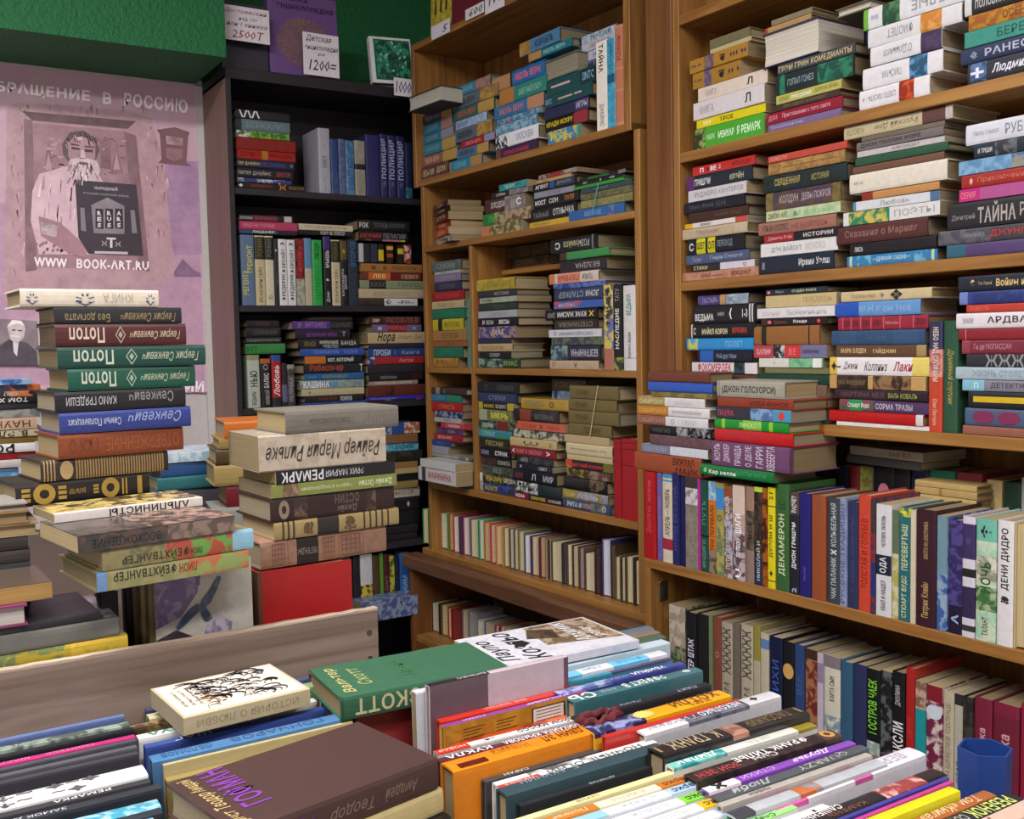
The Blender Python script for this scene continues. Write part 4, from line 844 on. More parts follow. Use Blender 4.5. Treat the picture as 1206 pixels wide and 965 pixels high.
stack(Rf, PR, 1.327, 'fourth pile, third shelf '+l_, h3, '''
695 70 1150|h 1b2130|.15-.2 d4b47a* ❸;.24-.4 b09a70 Том Лаевой;.45-.95 d4b47a* Войны и Пат|navy-black, gilt lettering
700 150 1150|h 26306a~303c80 .0-.1=6a7ab8||royal blue
735 215 1150|h b23a30|.05-.3 d46a58 ПОВЕСТЬ|coral red
685 260 1150|h d4cdd4|.08-.2 777 МАРИ;.36-.98 3a3036* АРДВАНА|white, bold black lettering
695 340 1150|h 82202a .08-.09=c07a70||dark red
712 398 1150|h 74283a .0-.1=8a3a48|.15-.6 b8888c Ги де МОПАССАН|crimson-brown
735 470 1150|h 2b2c34|.25-.9@.0-1 8a8a90* ЖЖЖЖ|charcoal with white feather
680 535 1150|h 9fb0bc|.2-.9 8496a4* ЖИЗНЬ СТОЛЕТИЯ|pale blue-white
715 600 1150|h 7a7a88 .0-.27=7ab0c4|.15-.2 dee П;.35-.8 4a4450* ДЕТЕКТИВ|grey with light blue end
745 660 1150|h 1d1f24 .05-1=202228|.07-1@.35-.7 c8a828* ▬▬▬▬▬|black with yellow band
728 745 1150|h 43597a .12-.7=4a5470|.1-.7@.15-.85 7a2c50* ⬬⬬|denim blue with crimson ovals
718 835 1150|h 8a584a||pinkish brown''', off=.004, flip=False, jit=.4)
# lower unit: standing row at its front, a second row behind
h4 = 'books standing on the lower shelf of the large oak case'
ZL = 1.002; PL = Plane(1.52, AZ+.591045)
def rowL(view, where, block, **k): row(view, PL, ZL, where, h4, block, off=0, **k)
rowL(Rh, 'in lower row, '+l_, '''
82 150 168|g a81a22|.1-.35 d66 Анна Вестник;.4-.7 c55 Дорога на|red||W=.07
157 181 178|h 6a5a9a|.1-.9 9a8ac0 ПУТЕШЕСТВИЕ|lilac||W=.07
183 243 165|h cfc3ae .0-.08=4a8fb8 .1-.12=4a8fb8 .74-.86=a02a40|.2-.7 554* АПРЕЛЬ — НОЯБРЬ|cream with blue stripes||W=.07
245 283 170|h 20235a~262a66|.05-.95 4a5090 НОЧИ БЕЗ СНА|dark blue||W=.07
286 318 185|h 1a1c50|.1-.9 2a2c60 ДНИ|midnight blue
320 388 200|p 7a6f64~8a8074 .0-.12=3a3434 .12-.3=c9c4cc~8a8078|.4-.9 9a9086 ТАИНСТВЕННАЯ|grey with black-white figure
389 396 212|p b52a98||thin magenta
398 445 218|h 1a4a40 .6-.62=111|.15-.55 5a8a78 ПУТЬ;.65-.95 7a9a8a ИНДИГО|dark green
447 490 228|p c8702a .0-.2=6aa0c4~b0c8d4 .75-1=5a4638~8a7a6a|.25-.75 6a3210* ТРИ ПЕРЕВАЛА|orange with sky end
494 538 238|p a8924e~8a8a4a .05-.28=3a86c8 .45-1=a8a05a~6a7a5a|.3-.45 345 О|blue-topped olive landscape
541 585 258|p 7a5a4a~b0b0c0 .0-.12=8a4a2a|.1-.35 ddd* НАДЕЖДА;.42-.7 bcd СЕРЕБРО;.75-.9 ddd ПУТИ|brown with white letters
588 655 248|p b59a90 .0-.3=d0bcb0 .45-1=5a4650~b8a8b0|.3-.5 fff* ШАГИ;.55-.75 fff* ПО ПЕСКУ;.88-.97 fff* U|pale pink-grey
663 708 255|g 4a3c34~6a5a50 .0-.25=9a7a68 .66-1=8a7468|.3-.6 2a2220* ВСЕ|brown and grey panelled
710 757 258|g 2a2420~4a3c30 .0-.05=b8d83a .72-1=22304a|.55-.95 ccc НИКОЛАЙ И|dark tooled, lime label
759 783 268|p a0561c~4a1c14||orange-black thin
786 828 262|h d8c81c .18-.19=222 .92-.93=222|.0-.17 3a3a10* 21;.22-.75 4a4410* ДУЭЛИ И Ш;.8-.9 3a3a10* ✦|bright yellow
831 907 240|c 2e5a28|.15-.24 1a3a18* 2С;.28-.85 c8d4a8* ДЕКАМЕРОН|moss green
912 965 285|h 22222c .0-.22=4a3c3c~6a5a54|.04-.2 ddd* РАСЧЕТ;.3-.75 eee* ДЖОН ГРИШЭМ;.92-1 aad* 2|black, white title
967 1031 293|h 22206a|.7-.85 5a3aa0/ ~~|deep blue
1034 1115 305|h 8e4a2e||rust brown''')
rowL(Ri, 'after rust-brown one, lower row, large oak case', '''
50 109 218|h 3a424a|.05-.95 c8ccd0 ЧАК ПАЛАНИК ✖ КОЛЫБЕЛЬНАЯ|slate grey
111 141 222|h 8a94b4~7a84a8|.05-.97@.1-.9 55608a* РУССКИЕ ТРАДИЦИИ|grey-blue lettered
143 190 235|c 20264e|.1-.9 3a4270 С. ЦВЕЙГ НОВЕЛЛЫ|navy cloth
193 250 205|h c04230|.2-.8 8a1e18 ТОЛСТАЯ И ГОЛУБЕВ|coral-red tall
252 274 222|h 7a2c30~2a3060 .0-.3=3a3436 .55-.85=28306a||multicoloured dust-jacket
276 345 246|p cfced4 .45-.63=20263a|.1-.38 333* ЧЕЛОВЕК ЛЮБОВЬ;.47-.61 ddd* ОДА;.68-.95 333* УБИЛ И НАШЕЛ|white, black emblem
347 374 275|p a8a058~c8c4a0 .0-.4=5a6a50||yellow-green
376 430 262|h 23646c .0-.08=2a6a5a~b8b83a|.02-.07 d8d43a* ✸;.15-.55 c8c89a* ПЕРЕВЕРТЫШ;.6-.97 c8c89a* СТЮАРТ ВУДС|teal with yellow flower
434 457 275|p c9bca4||thin cream
459 552 268|h 361a24|.1-.42 b09060* ОХОТА НА ОХОТНИКА;.62-.92 b09060* Патрик Клейн|dark plum, gold lettering
555 600 300|p 3a5a9a~8aa0b8 .0-.5=6a8a9a||blue patchy
602 668 318|h 2c2450~4a4080 .75-1=201634|.82-.92 9aaed4* А|violet
670 728 302|h c9c4d0 .06-.35=3a2c5a .43-.5=222 .58-.84=33264a .9-.95=333|.1-.3 5a4a7a *|white with purple blocks
730 824 312|g 9ac0a8~c0ccb4 .0-.18=6ab0a0 .3-.5=8a8a7a~c8c8b8 .55-.75=3a6a3a~9aaa8a|.05-.15 2a2a2a* ✿;.35-.6 2a5a30* НОЧЬ;.8-.95 2a2a2a* ТАЛАНТ|pale green illustrated
827 903 320|h d3d0d2|.06-.55 2a2a30* ДЕНИ ДИДРО;.6-.66 2a2a30* ❧|white, bold black lettering
906 985 335|h b8a67c .97-1=2a2a2a||cream spine-in||out pg=b8a67c
988 1040 340|h 5a3a2a||cocoa brown
1043 1100 330|h 2a3a4a||steel blue''')
# leaning stacks on top of the row
hz1 = 'books stacked on top of the lower row of the large oak case'
def topz(view, x, y): return PL.hit(view[0]+x/view[2], view[1]+y/view[2])[1]
zA = topz(Rh, 82, 168)+.001; zB = topz(Rh, 831, 240)+.001
stack(Rg, PL, zA, 'first pile atop lower row, '+l_, hz1, '''
100 78 418|h 6a3a2c||reddish brown
100 128 430|g 2452b0||royal blue
120 180 430|p 8a7a3a~6a5a28||thin olive gold
48 203 392|h d3d0d2 .0-.42=a08a50|.03-.4 d8ca98* СИБИРСКАЯ;.5-.9 b8b4b8 ВОЙНА|tan and white split
46 250 420|h d8d6d8 .0-.45=b87828|.03-.42 d8a860* СИБИРСКАЯ;.5-.9 b8b4b8 ——|orange and white split
44 297 410|h d5d3d6 .0-.42=8a5a48|.03-.4 b89080 СИБИРСКАЯ;.5-.55 88a О;.6-.9 b8b4b8 МИР|brown and white split
108 352 430|h 17171b .45-.98=16161a~9a9aa0|.05-.35 555* ЧИНГИЗ|black with white streaks
110 398 430|c 6a4a50~5a4046||mauve cloth
68 448 410|p c9ccd8 .0-.45=787c98|.05-.4 a4a8c0 ПОТЕРИ|grey-lilac and white
30 488 376|h 97492c|.62-.98@.1-.5 3a1a14 МАЙК;.6-.9@.5-.9 3a1a14 ВИЖУАЛ|orange-brown rounded''', off=.0, jit=.3, WW=.076)
stack(Rg, PL, zB, 'second pile atop lower row, '+l_, hz1, '''
455 122 802|h 9c988c .03-.04=666|.08-.88@.2-.7 333* (ДЖОН ГОЛСУОРСИ)|grey, black framed title
458 208 850|h 8a3a28|.45-.95 4a1c14 ИЗБРАННОЕ|rust red
450 257 840|p 4a6a98~7aa0c8 .0-.48=2f2c3c .77-1=4a90b8|.03-.25 c05060 ЛАУРА;.84-.92@.15-.85 c8443c* ●|blue with red circle
443 317 825|g 188a2c .1-.15=8ac03a .4-.65=7ab83a .75-.8=8ac03a|.35-.65 d8e8a8 ЛИНСКОТТ|bright green
443 368 845|g b81c20|.2-.6 a82a48 КНИГА|bright red
428 432 842|h 6a4468 .97-1=4a2c48|.02-.12@.2-.9 d8cada^ ЖОЭЛЬ;.14-.25@.2-.9 d8cada^ ДИККЕР;.28-.4@.1-.9 d8cada^ ПРАВДА;.42-.53@.1-.9 d8cada^ О ДЕЛЕ;.55-.66@.1-.9 d8cada^ ГАРРИ;.68-.8@.05-.97 d8cada^ КВЕБЕРТА|thick lilac with white names
370 553 750|g 16723c|.05-.1 8c8* ❧;.13-.5@.1-.6 e8eae8* Кар нелли;.5-.9 4a9a68 достигаете|green, white lettering''', off=-.012, jit=.4)
# second row at the back of the lower shelf
h6 = 'books at the back of the lower shelf of the large oak case'
row(Rl, PR, ZL+.0, 'in back row, lower shelf, '+l_, h6, '''
20 90 245|h 23232b||dark grey
105 192 235|h 14161e||black
195 252 238|h 6a1a1e|.2-.8 8a3a3a МГЛА|dark red
255 325 240|p a8a28c .0-.7=8a8440~6a6430||white with olive panel
328 455 245|h 17161b .05-.4=1a191e|.1-.3 c87a8a* ●|black, pink round mark
458 545 240|h 191a22|.7-.95 aaa* ДО|black, small letters
547 650 250|h 1f2c50||navy
655 805 262|h 1c6a58||turquoise-green
812 960 275|h 7a242e||crimson
985 1075 320|h b8a272||beige worn
1078 1180 335|h 1f3c2c||forest green
1183 1300 310|h b0b0b4|.4-.6 555* ❍|pale grey''', off=.10, W=.12)
_z = PR.hit(Rl[0]+600/Rl[2], Rl[1]+318/Rl[2], .08)[1]
stack(Rl, PR, ZL, 'pile behind lower row, '+l_, h6, '''
575 318 930|c b59a62|.05-.3 9a8048 ————|yellowed
575 352 935|c ab8f5a .4-.45=8a7040||yellowed darker-banded
580 395 930|c b39860||yellowed plain
580 450 930|h 8a7a5a||greyed''', off=.05, flip=False, jit=.4)
stack(Rl, PR, PR.hit(Rl[0]+330/Rl[2], Rl[1]+240/Rl[2], .10)[1]+.003, 'slanting pair under third shelf, '+l_, h6, '''
200 120 660|p a0988a|.5-.9 555 АНГЕЛ|grey-beige||y=-6
180 170 640|h 4a4a4a||dark grey||y=-6''', off=.09, jit=.4)
h5 = 'books standing in the bottom row of the large oak case'
P5 = Plane(1.53, AZ+.591045)
row(Rj, P5, Z5, 'in bottom row, '+l_, h5, '''
46 97 60|p 8a8a70~4a4a3c .0-.45=9a8a78~b8b0a0 .6-1=33452c|.5-.8 5a8a4a ЛЕС|floral top, dark green foot
99 134 84|h 14171c|.3-.97@.1-.9 dde* ЖЕЛ БАЛТЕР ШТАЖ|black, bold white lettering
136 175 90|h 1a1a1c||black plain
178 189 95|p 6a7a58||grey-green thin
191 216 100|h 7a4234|.2-.6 b88a78 О|brown
218 254 118|c a09684|.05-.55@.05-.95 3a3430* ЖЖЖЖЖЖ;.65-.9 55504a ТОМ|stone with black ornament
256 277 122|h 6a6056||grey brown
279 319 126|c aaa08c|.05-.55@.05-.95 3a3430* ЖЖЖЖЖЖ;.65-.9 55504a ТОМ|cream with black ornament
321 343 128|h 8a825a .0-.35=8a8038 .35-1=aaa38c||olive-topped cream
345 372 153|h b5ad98 .06-.16=5a7aa8||cream with blue label
374 417 163|h 141a38|.2-.8 3a5aa8 СТИХИ|navy
419 454 180|h 16161c|.22-.38@.0-1 c89a5a* ●;.7-.9 999 МИ|black with copper disc
457 488 190|c 1e3a6a|.2-.6 3a5a90 ВЕК|blue cloth
490 528 205|p 5a2420~3a2a20 .1-.9=6a2a24~9a6a4a||maroon patterned
531 549 218|p b8aab8 .1-.3=8a7a98||mauve-white
551 604 224|g aaa898 .0-.12=7a7078 .12-.6=c8c4b4 .6-1=7a8a98~c8c8c0|.2-.45 3a3a3a* КАРТА СЫН|grey framed pictorial
606 644 245|c 24506e||steel teal
646 689 254|c 1b2250||dark navy
691 733 268|p 15181a .7-1=8a9a98~c8ccc8|.1-.62@.1-.85 7ac83a* I ОСТРОВ ЧАЕК|black with green lettering
735 772 276|p 1a1b1e~5a5c60||black marbled
774 816 278|h 131318|.12-.3 bbb ДЖУЛИАН;.45-.97@.1-.9 e0dde0* ОС ХАКСЛИ|black, white script
818 847 268|g a02222|.2-.8 c04038 ДЕЛО|red
849 884 310|p 1c8a90 .0-.25=7a5a4a~b8988a||turquoise, brown top
886 937 322|p 6a2040~c8b8b4 .0-.14=7a1a28|.15-.32@.0-1 c0c8d8* ⬮|patterned maroon, white oval
939 974 343|h b0a590|.1-.9 7a6a58 ИВАН ШМЕЛЕВ СОЛНЦЕ|cream lettered
976 1004 352|p a8a498 .0-.1=2a2a30|.5-.9 333 СТАЯ|grey-white
1006 1039 360|h 24201f~3a3430||dark brown-black
1041 1099 362|h 6e1e34|.25-.6 c0949a* Голубка|crimson
1101 1188 378|h 661c30 .0-.1=741f38|.25-.65 c0949a* Голубка|crimson beside its twin
1192 1260 385|h 8a1f3a|.25-.65 c0949a* Роман|brighter crimson''', off=0)

# ================================================================ books of the black bookcase
Va = (250, 0, 4.02); Vb = (250, 230, 3.7115); Vc = (400, 460, 3.113); PB = wallplane(3.02)
b_ = 'black bookcase'; k1 = 'books on the upper shelf of the black bookcase'
stack(Va, PB, 1.973, 'pile, upper shelf, '+b_, k1, '''
110 512 362|h 17171d .0-.5=1a1a22|.02-.48@.1-.9 ddd* \\/\\/\\|black with white zigzag
112 556 366|h 5a7078 .0-.1=1c2a38|.15-.9 7a9098 ЗЕРКАЛО|grey-teal
115 612 364|p 7aa838~3a7a30 .0-.25=4a6a3a~c8c8c0|.3-.6 3a5a20 ВЕСНА;.62-.95 2a5a20* ЛЕТО|green and yellow
114 645 392|g 8a1c18|.05-.95@.1-.9 7a3028* КОРОЛЬ И ШУТ|deep red
117 702 392|g 9c2018 .42-.52=a8702a|.05-.3 5a1410 СЭР;.55-.95 5a1410 РЫЦАРЬ|brick-red with gold square
115 748 386|h 1e1c3a|.02-.4 c8b47a* ТЕР ДЖЕЙМС;.42-.85 4a4a9a МОЗАИКА;.92-.98 889 0|navy with yellow title
117 788 380|h 15151a|.02-.6 a8a49a* ПИТЕР ДЖЕЙМС;.7-.95 b83a5a ШАНТАЖ|black, grey title
120 838 375|h b0b4c8 .0-1=2a3a7a~a0a4b8|.1-.9 dde* ЛОТЛИН|blue and white
118 858 440|h 1c1614|.0-.1 ddd* •;.2-.5 a03030 КАРДИНАЛ;.6-.72@.0-1 c87828* Ж;.75-.98 9a7a4a ОБЩЕСТВО|black with orange emblem''', off=.0, jit=.5)
row(Va, PB, 1.973, 'upright on upper shelf, '+b_, k1, '''
500 555 605|h a4a4ae|.05-.12@.2-.8 556* ———;.2-.25 667 —;.4-.58@.2-.8 556 КНИГА;.7-.75 667 —|thick pale grey
560 594 658|h 2c4470~3a5a90 .4-1=2a4078||blue
597 627 658|h 5a6a88~4a5678||slate-blue
630 670 665|h 3a6a98~5a88b0|.3-.9 2a5080 МОРСКИЕ|mid-blue
673 722 665|h 8a8678~9a9488 .48-.58=1a1a1c||beige-grey, black square
724 792 636|h 26265e||wide dark blue
794 826 634|h 25265a|.3-.92@.1-.85 a8accc* ПОЛИЦИЯ;.17-.26 778 том;.08-.12 8a2a3a —|dark blue, white ПОЛИЦИЯ title
831 868 640|h 26285e|.3-.92@.1-.85 a8accc* ПОЛИЦИЯ;.17-.26 778 том;.08-.12 8a2a3a —|dark blue, same title, middle volume
873 911 645|h 24265a|.3-.92@.1-.85 a8accc* ПОЛИЦИЯ;.17-.26 778 том;.08-.12 8a2a3a —|dark blue, same title, last volume
914 944 675|h 2a6a78~1c2a50 .2-1=1c2448||teal-topped blue''', off=0, down=False, flip=False) 
k2 = 'books on the middle shelf of the black bookcase'
row(Vb, PB, 1.625, 'upright on middle shelf, '+b_, k2, '''
122 182 172|h 5a6f90|.15-.55@.45-.85 c8c040* ТРЕМОНТ;.5-.85@.1-.5 c8c040* РЕГЕНТА|grey-blue, yellow lettering
184 228 176|h bcae88 .02-.34=20201c|.05-.3 7a7030 РОМАН;.45-.95 4a443a Искатели грёз|cream, black panel
229 266 178|h c8bfa8 .02-.34=20201c|.05-.3 7a7a70 РОМАН;.8-.95 6a6458 Б|pale cream, black panel
268 286 190|h 24262c|.15-.2 ccc* o;.3-.9 555 ЗАКОН|black thin
288 323 192|h d6d6d8|.02-.12 111* 3;.15-.5@.25-.8 111* ФОРСАЙТ;.52-.92@.25-.8 111* ФРЕДЕРИК|white, bold black lettering
325 360 195|h d2d2d6|.02-.12 111* 3;.15-.5@.25-.8 111* ФОРСАЙТ;.52-.92@.25-.8 111* ФРЕДЕРИК|white, second bold lettered
364 400 190|p 8a8a7a~aaa898 .0-.6=8a1c20~3a1a1c|.05-.55 c04048* КРОВЬ|grey with red half
402 432 188|h b0a890 .0-.45=5a84a8||beige, light blue top
435 478 195|g 2aa048 .05-.3=2aa048|.05-.3@.25-.8 14401c* ЛЮДИ;.4-.9 1c7a34 ШПИОН|vivid green
484 516 180|h 17171f .0-.18=3a2a6a|.2-.45 ccc* МЫШЬ;.6-.65 ccc* ,;.8-.95 bbb* Дом|black with violet top
519 557 195|h bfb290 .02-.34=20201c|.05-.3 7a7030 РОМАН;.45-.95 4a443a Искатели грёз|ivory, black panel
559 588 195|h 17181c .02-.3=5a4a24|.05-.3 a8883a* ✱;.34-.95@.1-.5 bbb* КАССАНДРА;.34-.95@.5-.9 bbb* ДЖОН|black, gilt medallion
591 634 195|c 20283a|.02-.4 2a6a9a* ВТОРОЕ;.5-.9 2f3c50 НЕБО|dark navy''', off=0)
zc = PB.hit(Vb[0]+150/Vb[2], Vb[1]+172/Vb[2])[1]+.003
stack(Vb, PB, zc, 'pile over uprights, middle shelf, '+b_, k2, '''
118 82 355|h 1e1418 .25-.7=5a1c24 .82-.96=b8b0b0|.0-.24 bbb ЗАЛОЖНИК;.28-.68 8a5a5a КРИМИНАЛ|black with maroon band
118 110 372|h a83a5c|.05-.6 d88aa0 ЛИЦО НА СОЛНЦЕ|raspberry pink
118 148 372|h 2c4a70 .2-.6=20262f .65-1=2a1c2c|.22-.6@.1-.9 ddd* ЛИЦЕМЕР|blue and black''', off=0, jit=.4)
zc2 = PB.hit(Vb[0]+490/Vb[2], Vb[1]+180/Vb[2])[1]+.003
stack(Vb, PB, zc2, 'pair over uprights, middle shelf, '+b_, k2, '''
378 122 615|h c4b8a0|.1-.9 8a7a60 ПОСЛЕДНЯЯ НОЧЬ|cream
378 150 612|h 17171c|.4-.85@.1-.9 bbb* КОМУ НЕ СПИТСЯ|black, white title''', off=0, jit=.4)
stack(Vb, PB, 1.625, 'low pile at end, middle shelf, '+b_, k2, '''
650 296 917|h 9a6a38|.15-.25 6a4420 ●;.35-.42 3a2414* II;.5-.9 5a3a1c* ИЗДАТЕЛЬ|tan-orange
650 334 916|h 6a3020 .12-.48=b8602a .48-.65=6a1c1c|.14-.45 dd9 ЛЕВ;.66-.95 c8a898 СЕВЕР|orange and brown
645 370 925|h 7a8a6a .14-.4=20241c|.16-.38 667 ХХХХ;.55-.95 4a5a40 ТАНГО|sage green, dark label
640 408 927|h b0a284|.1-.9 948868 РИСУНОК|thick cream
640 450 902|h 3a2e28~20181a .42-.98=c9ccd0|.44-.54@.1-.9 334* ®;.6-.95 223* ~РЖ~|brown and white''', off=0, jit=.5)
zc3 = PB.hit(Vb[0]+650/Vb[2], Vb[1]+296/Vb[2])[1]+.003
row(Vb, PB, zc3, 'small upright above low pile, middle shelf, '+b_, k2, '''
640 661 225|p b5b5ba||white||L=.07
664 690 228|p 26262c||charcoal
693 722 228|p 2a3048||ink-blue
727 750 235|p 20201c .3-.9=c8b030||yellow-banded black
764 792 232|p 2a221a .1-.3=c8a840 .5-.7=a04a28||brown and gold
813 838 240|p 2c241c .2-.5=c8b038||dark with yellow letters
843 870 238|p 8a2a28~c8b0a8||red and white''', off=.01, W=.10)
stack(Vb, PB, zc3+.068, 'trio above small uprights, middle shelf, '+b_, k2, '''
635 105 862|h 151518 .03-.22=222|.03-.2 ccc* РОК;.3-.9 666 ТЕТРАДЬ В КЛЕТКУ|black, small white word
640 152 855|h 17151a|.02-.45 b83a38* АКУНИН;.5-.95 889 ПЕЛАГИЯ|black, red word
636 195 852|p 1c1a20 .5-.85=b06a72 .86-.96=b8b030|.02-.4 b8a838 НОВЫЕ|pink and yellow banded''', off=.0, jit=.4)
k3 = 'books on the lower shelf of the black bookcase'
row(Vb, PB, 1.315, 'upright on lower shelf, '+b_, k3, '''
151 205 700|h aab4a8 .0-.1=8a8a68|.3-.6@.2-.8 3a443e* НЬЮ;.7-.95@.2-.8 3a443e* ВЕДЬМЫ|pale grey-green
210 254 716|h 17171b .0-.1=9a5a28|.1-.25 888* О;.3-.6@.3-.8 ccc* БАЛИС;.65-.95@.3-.8 aaa ЖИВОЙ|black, white lettering
258 299 700|h a01a22 .0-.12=2a4a8a .82-1=22222c|.2-.8@.2-.8 ddd*/ Любовь|red, white script
303 326 735|h 2a2224 .5-.9=5a5a78||dark brown thin
329 360 742|g 3a3436~5a5050 .0-.1=8a8a88|.3-.9 99a* ЧЕЛОВЕК|dark pictorial''', off=0)
zc4 = PB.hit(Vb[0]+180/Vb[2], Vb[1]+700/Vb[2])[1]+.003
stack(Vb, PB, zc4, 'pile over uprights, lower shelf, '+b_, k3, '''
150 548 292|h 1a1519|.3-.7 6a2a2a* КНЯЗЬ|black, dark red mark
148 578 298|h 141419|.2-.9 555 СОЛОМЕННАЯ|black
145 622 302|h 15161a|.05-.95 888 НАЦИОНАЛЬНОЕ|black, grey line
145 650 318|h 2f7a3c|.02-.3 1a4a22* УТТ;.5-.9 3a8a48 ЛЕС|green''', off=0, jit=.4)
stack(Vb, PB, 1.315, 'tall middle pile, lower shelf, '+b_, k3, '''
430 533 612|h 2a2024||black-brown thin
350 550 616|h 533078 .62-1=24222a|.08-.14 88a* Л;.2-.55@.1-.9 8a70b0* АНТОНЕЦ;.65-.95 555 СЕРИЯ|violet and black
362 588 600|h 1d1a28|.2-.75 7a3a9a* ВЕЧЕРНИЙ ЗВОН;.82-.95 999 Т|black, purple title
375 630 642|h 1a181a .08-.3=2a2824|.1-.28 7a6a3a ◎◎;.35-.65@.4-.9 ccc* ИНФЕРНАЛЬНОЕ;.4-.65@.05-.4 bbb ЧУВСТВО;.7-.95 ccc БАНДА|black, white two-line title
385 672 662|h 2c4a98|.2-.6 7a90c8 ПОХИЩЕНИЕ;.65-.9 7a90c8 ТОМ|cobalt blue
405 705 655|h 1a1a20 .0-.36=b86a20|.4-.85@.15-.85 ddd* КОТ, КОТОРЫЙ|black, orange end
400 740 664|h 1c2028|.1-.65@.1-.95 b04428* Робеспьер;.93-.98@.1-.9 ccc* Т|dark, orange script
405 782 664|h 24588a|.05-.2 6a90b0 ——;.3-.7 8a9a5a КАРНАВАЛ|azure
385 812 666|h 8a9a90~6a8088|.05-.45@.1-.9 dde* КАШИНА;.5-.58 4a8ac8* ■|grey-green, white title
390 850 664|h b0a684|.1-.15 777 •|pale cream
405 880 662|h 1c1d22|.2-.55 8a3030 АНГЕЛ;.6-.8@.1-.8 ccc* ПОКРОВ|black, red title
398 910 672|h 24488e|.1-.9 5a78b0 ПЛАН|bright blue''', off=0, jit=.7)
stack(Vb, PB, 1.315, 'end pile, lower shelf, '+b_, k3, '''
686 530 912|h 3c2022|.05-.2 a89090* ❧;.3-.95@.1-.9 8a5050* ЯКОВЛЕВ|maroon-brown
700 565 917|h 6a5a80 .3-.7=8a2a34|.1-.2 a8a8c0* ●;.32-.68 b86a70 ПОЕЗД;.75-.95 99a* •|lilac with red panel
680 600 942|h b8a27c|.15-.45@.0-1 2a2220*/ Нора;.5-.9 7a6a50/ Робертс Дом|cream, black script
685 650 935|h 2a2438||thin dark violet
680 672 935|h 24407a|.1-.38@.1-.9 b8c0d8* ПРОБИ;.42-.5 889 (;.55-.9 8a98b8 Книга|blue, white word
680 708 925|h 9a2428 .0-.12=b8b8c0~3a3a6a|.55-.8 d09090 Антон|red, patterned end
680 742 925|h 26262b||charcoal
685 782 925|h 1c181a .8-.95=3a1c1c|.2-.5 999 ГЕРОЙ РОМАНА|black-brown
685 815 900|h 8a7a70|.1-.9 dcc8b8 УЛИТКА НА СКЛОНЕ|brown, white line
680 835 935|h 5a2820 .3-.45=3a1a18~5a2820||thick red-brown
678 884 930|h 2232a8|.05-.5 8a98d8 ТРИЛОГИЯ|ultramarine
680 910 928|h 2a1a38 .85-.95=8a2a50|.1-.6 ccc ЖЕНЩИНА|violet-black''', off=0, jit=.7)
k4 = 'books on the low shelves of the black bookcase'
stack(Vc, PB, .85, 'pile behind stacked classics, low shelf, '+b_, k4, '''
60 130 296|p 9a9aa8~2a4a8a .55-.75=2a4a8a .75-1=a05a3a~c8c0b8||blue and white, orange end
60 172 285|p 7a5838||brown
60 205 292|p 4a90b0~6ab0c8|.6-.95 234 МОРЕ|light blue
60 236 302|h 1c1c1a~3a3424||black-gold
60 275 288|p 8a6a40||light tan
60 300 286|p a89468||straw
60 322 292|h 16171c||jet black
60 350 286|p 8a7448||ochre-tan
60 376 297|p b0a898|.6-.9 554 ФИЛОСОФ|cream, grey title
60 412 290|h 18181c|.8-.85 aaa* •|black, white dot
60 460 292|h 121216||black
60 515 286|h 1a1a20||dull black
60 545 284|h 1f1c24||black-violet''', off=.005, jit=1)
row(Vc, PB, .617, 'upright on lowest shelf, '+b_, k4, '''
50 72 612|h 20222a||black-grey
76 120 605|h c0c0c4 .5-.75=c8b040~3a3a20||white with yellow flower
122 146 608|h 4a3a24||olive brown
148 160 600|p 5a8a34||grass green thin
162 182 605|h 4a1a24|.2-.8 876 ОМУТ|dark wine
184 202 610|p 3a5a2a~b0a840|.3-.7 c8c050 ДОМ|green, yellow letters
205 218 612|h 1c2240||midnight thin
220 258 600|h 2a5a98|.4-.7 8ab0d8* НИМ|clear blue
261 276 606|p a8a030||mustard thin''', off=0, W=.12)

# ================================================================ tables, crate board, table books
ZT = .93
tb = empty('table', Matrix.Translation((.4, .8, 0)), 'dark market table carrying the rows of spine-up books', 'table')
b = MB(); b.box(-1.1, .72, -.45, .86, ZT-.03, ZT); bevel(b.build('table_top', TABLEM, tb), .003, 1)
for x, y in ((-1.05, -.4), (.66, -.4), (-1.05, .8), (.66, .8)):
    b = MB(); b.box(x, x+.05, y, y+.05, 0, ZT-.03); b.build('leg', TABLEM, tb)
t2 = empty('table', Matrix.Translation((.08, 2.2, 0)), 'low wall-side table under the poster holding piled books', 'table')
b = MB(); b.box(-1.2, .62, -.50, .9, .97, 1.0); bevel(b.build('table_top', TABLEM, t2), .003, 1)
for x, y in ((-1.15, -.45), (.55, -.45), (-1.15, .82), (.55, .82)):
    b = MB(); b.box(x, x+.05, y, y+.05, 0, .97); b.build('leg', TABLEM, t2)
cb = empty('crate_board', Matrix.Translation((.1, 1.28, ZT)), 'weathered plywood crate side standing upright between the book rows', 'board')
b = MB(); b.box(-.5, .467, 0, .012, 0, .2025); bevel(b.build('board', BOARDM, cb), .001, 1)
b = MB(); r3 = random.Random(5); xs = [-.5+.967*i/60 for i in range(61)]; hs = [.2045+r3.uniform(-.0006, .0006) for _ in xs]
for i in range(60):
    a, e = xs[i], xs[i+1]; b.quad([(a, -.0004, .2015), (e, -.0004, .2015), (e, -.0004, hs[i+1]), (a, -.0004, hs[i])]); b.quad([(a, -.0004, hs[i]), (e, -.0004, hs[i+1]), (e, .0122, hs[i+1]), (a, .0122, hs[i])]); b.quad([(e, .0122, .2015), (a, .0122, .2015), (a, .0122, hs[i]), (e, .0122, hs[i+1])])
b.build('splintered_top_edge', wood_mat('pale_torn_plywood', '#8a7464', '#c4b2a0', 0, .8, 2.0, .5), cb)
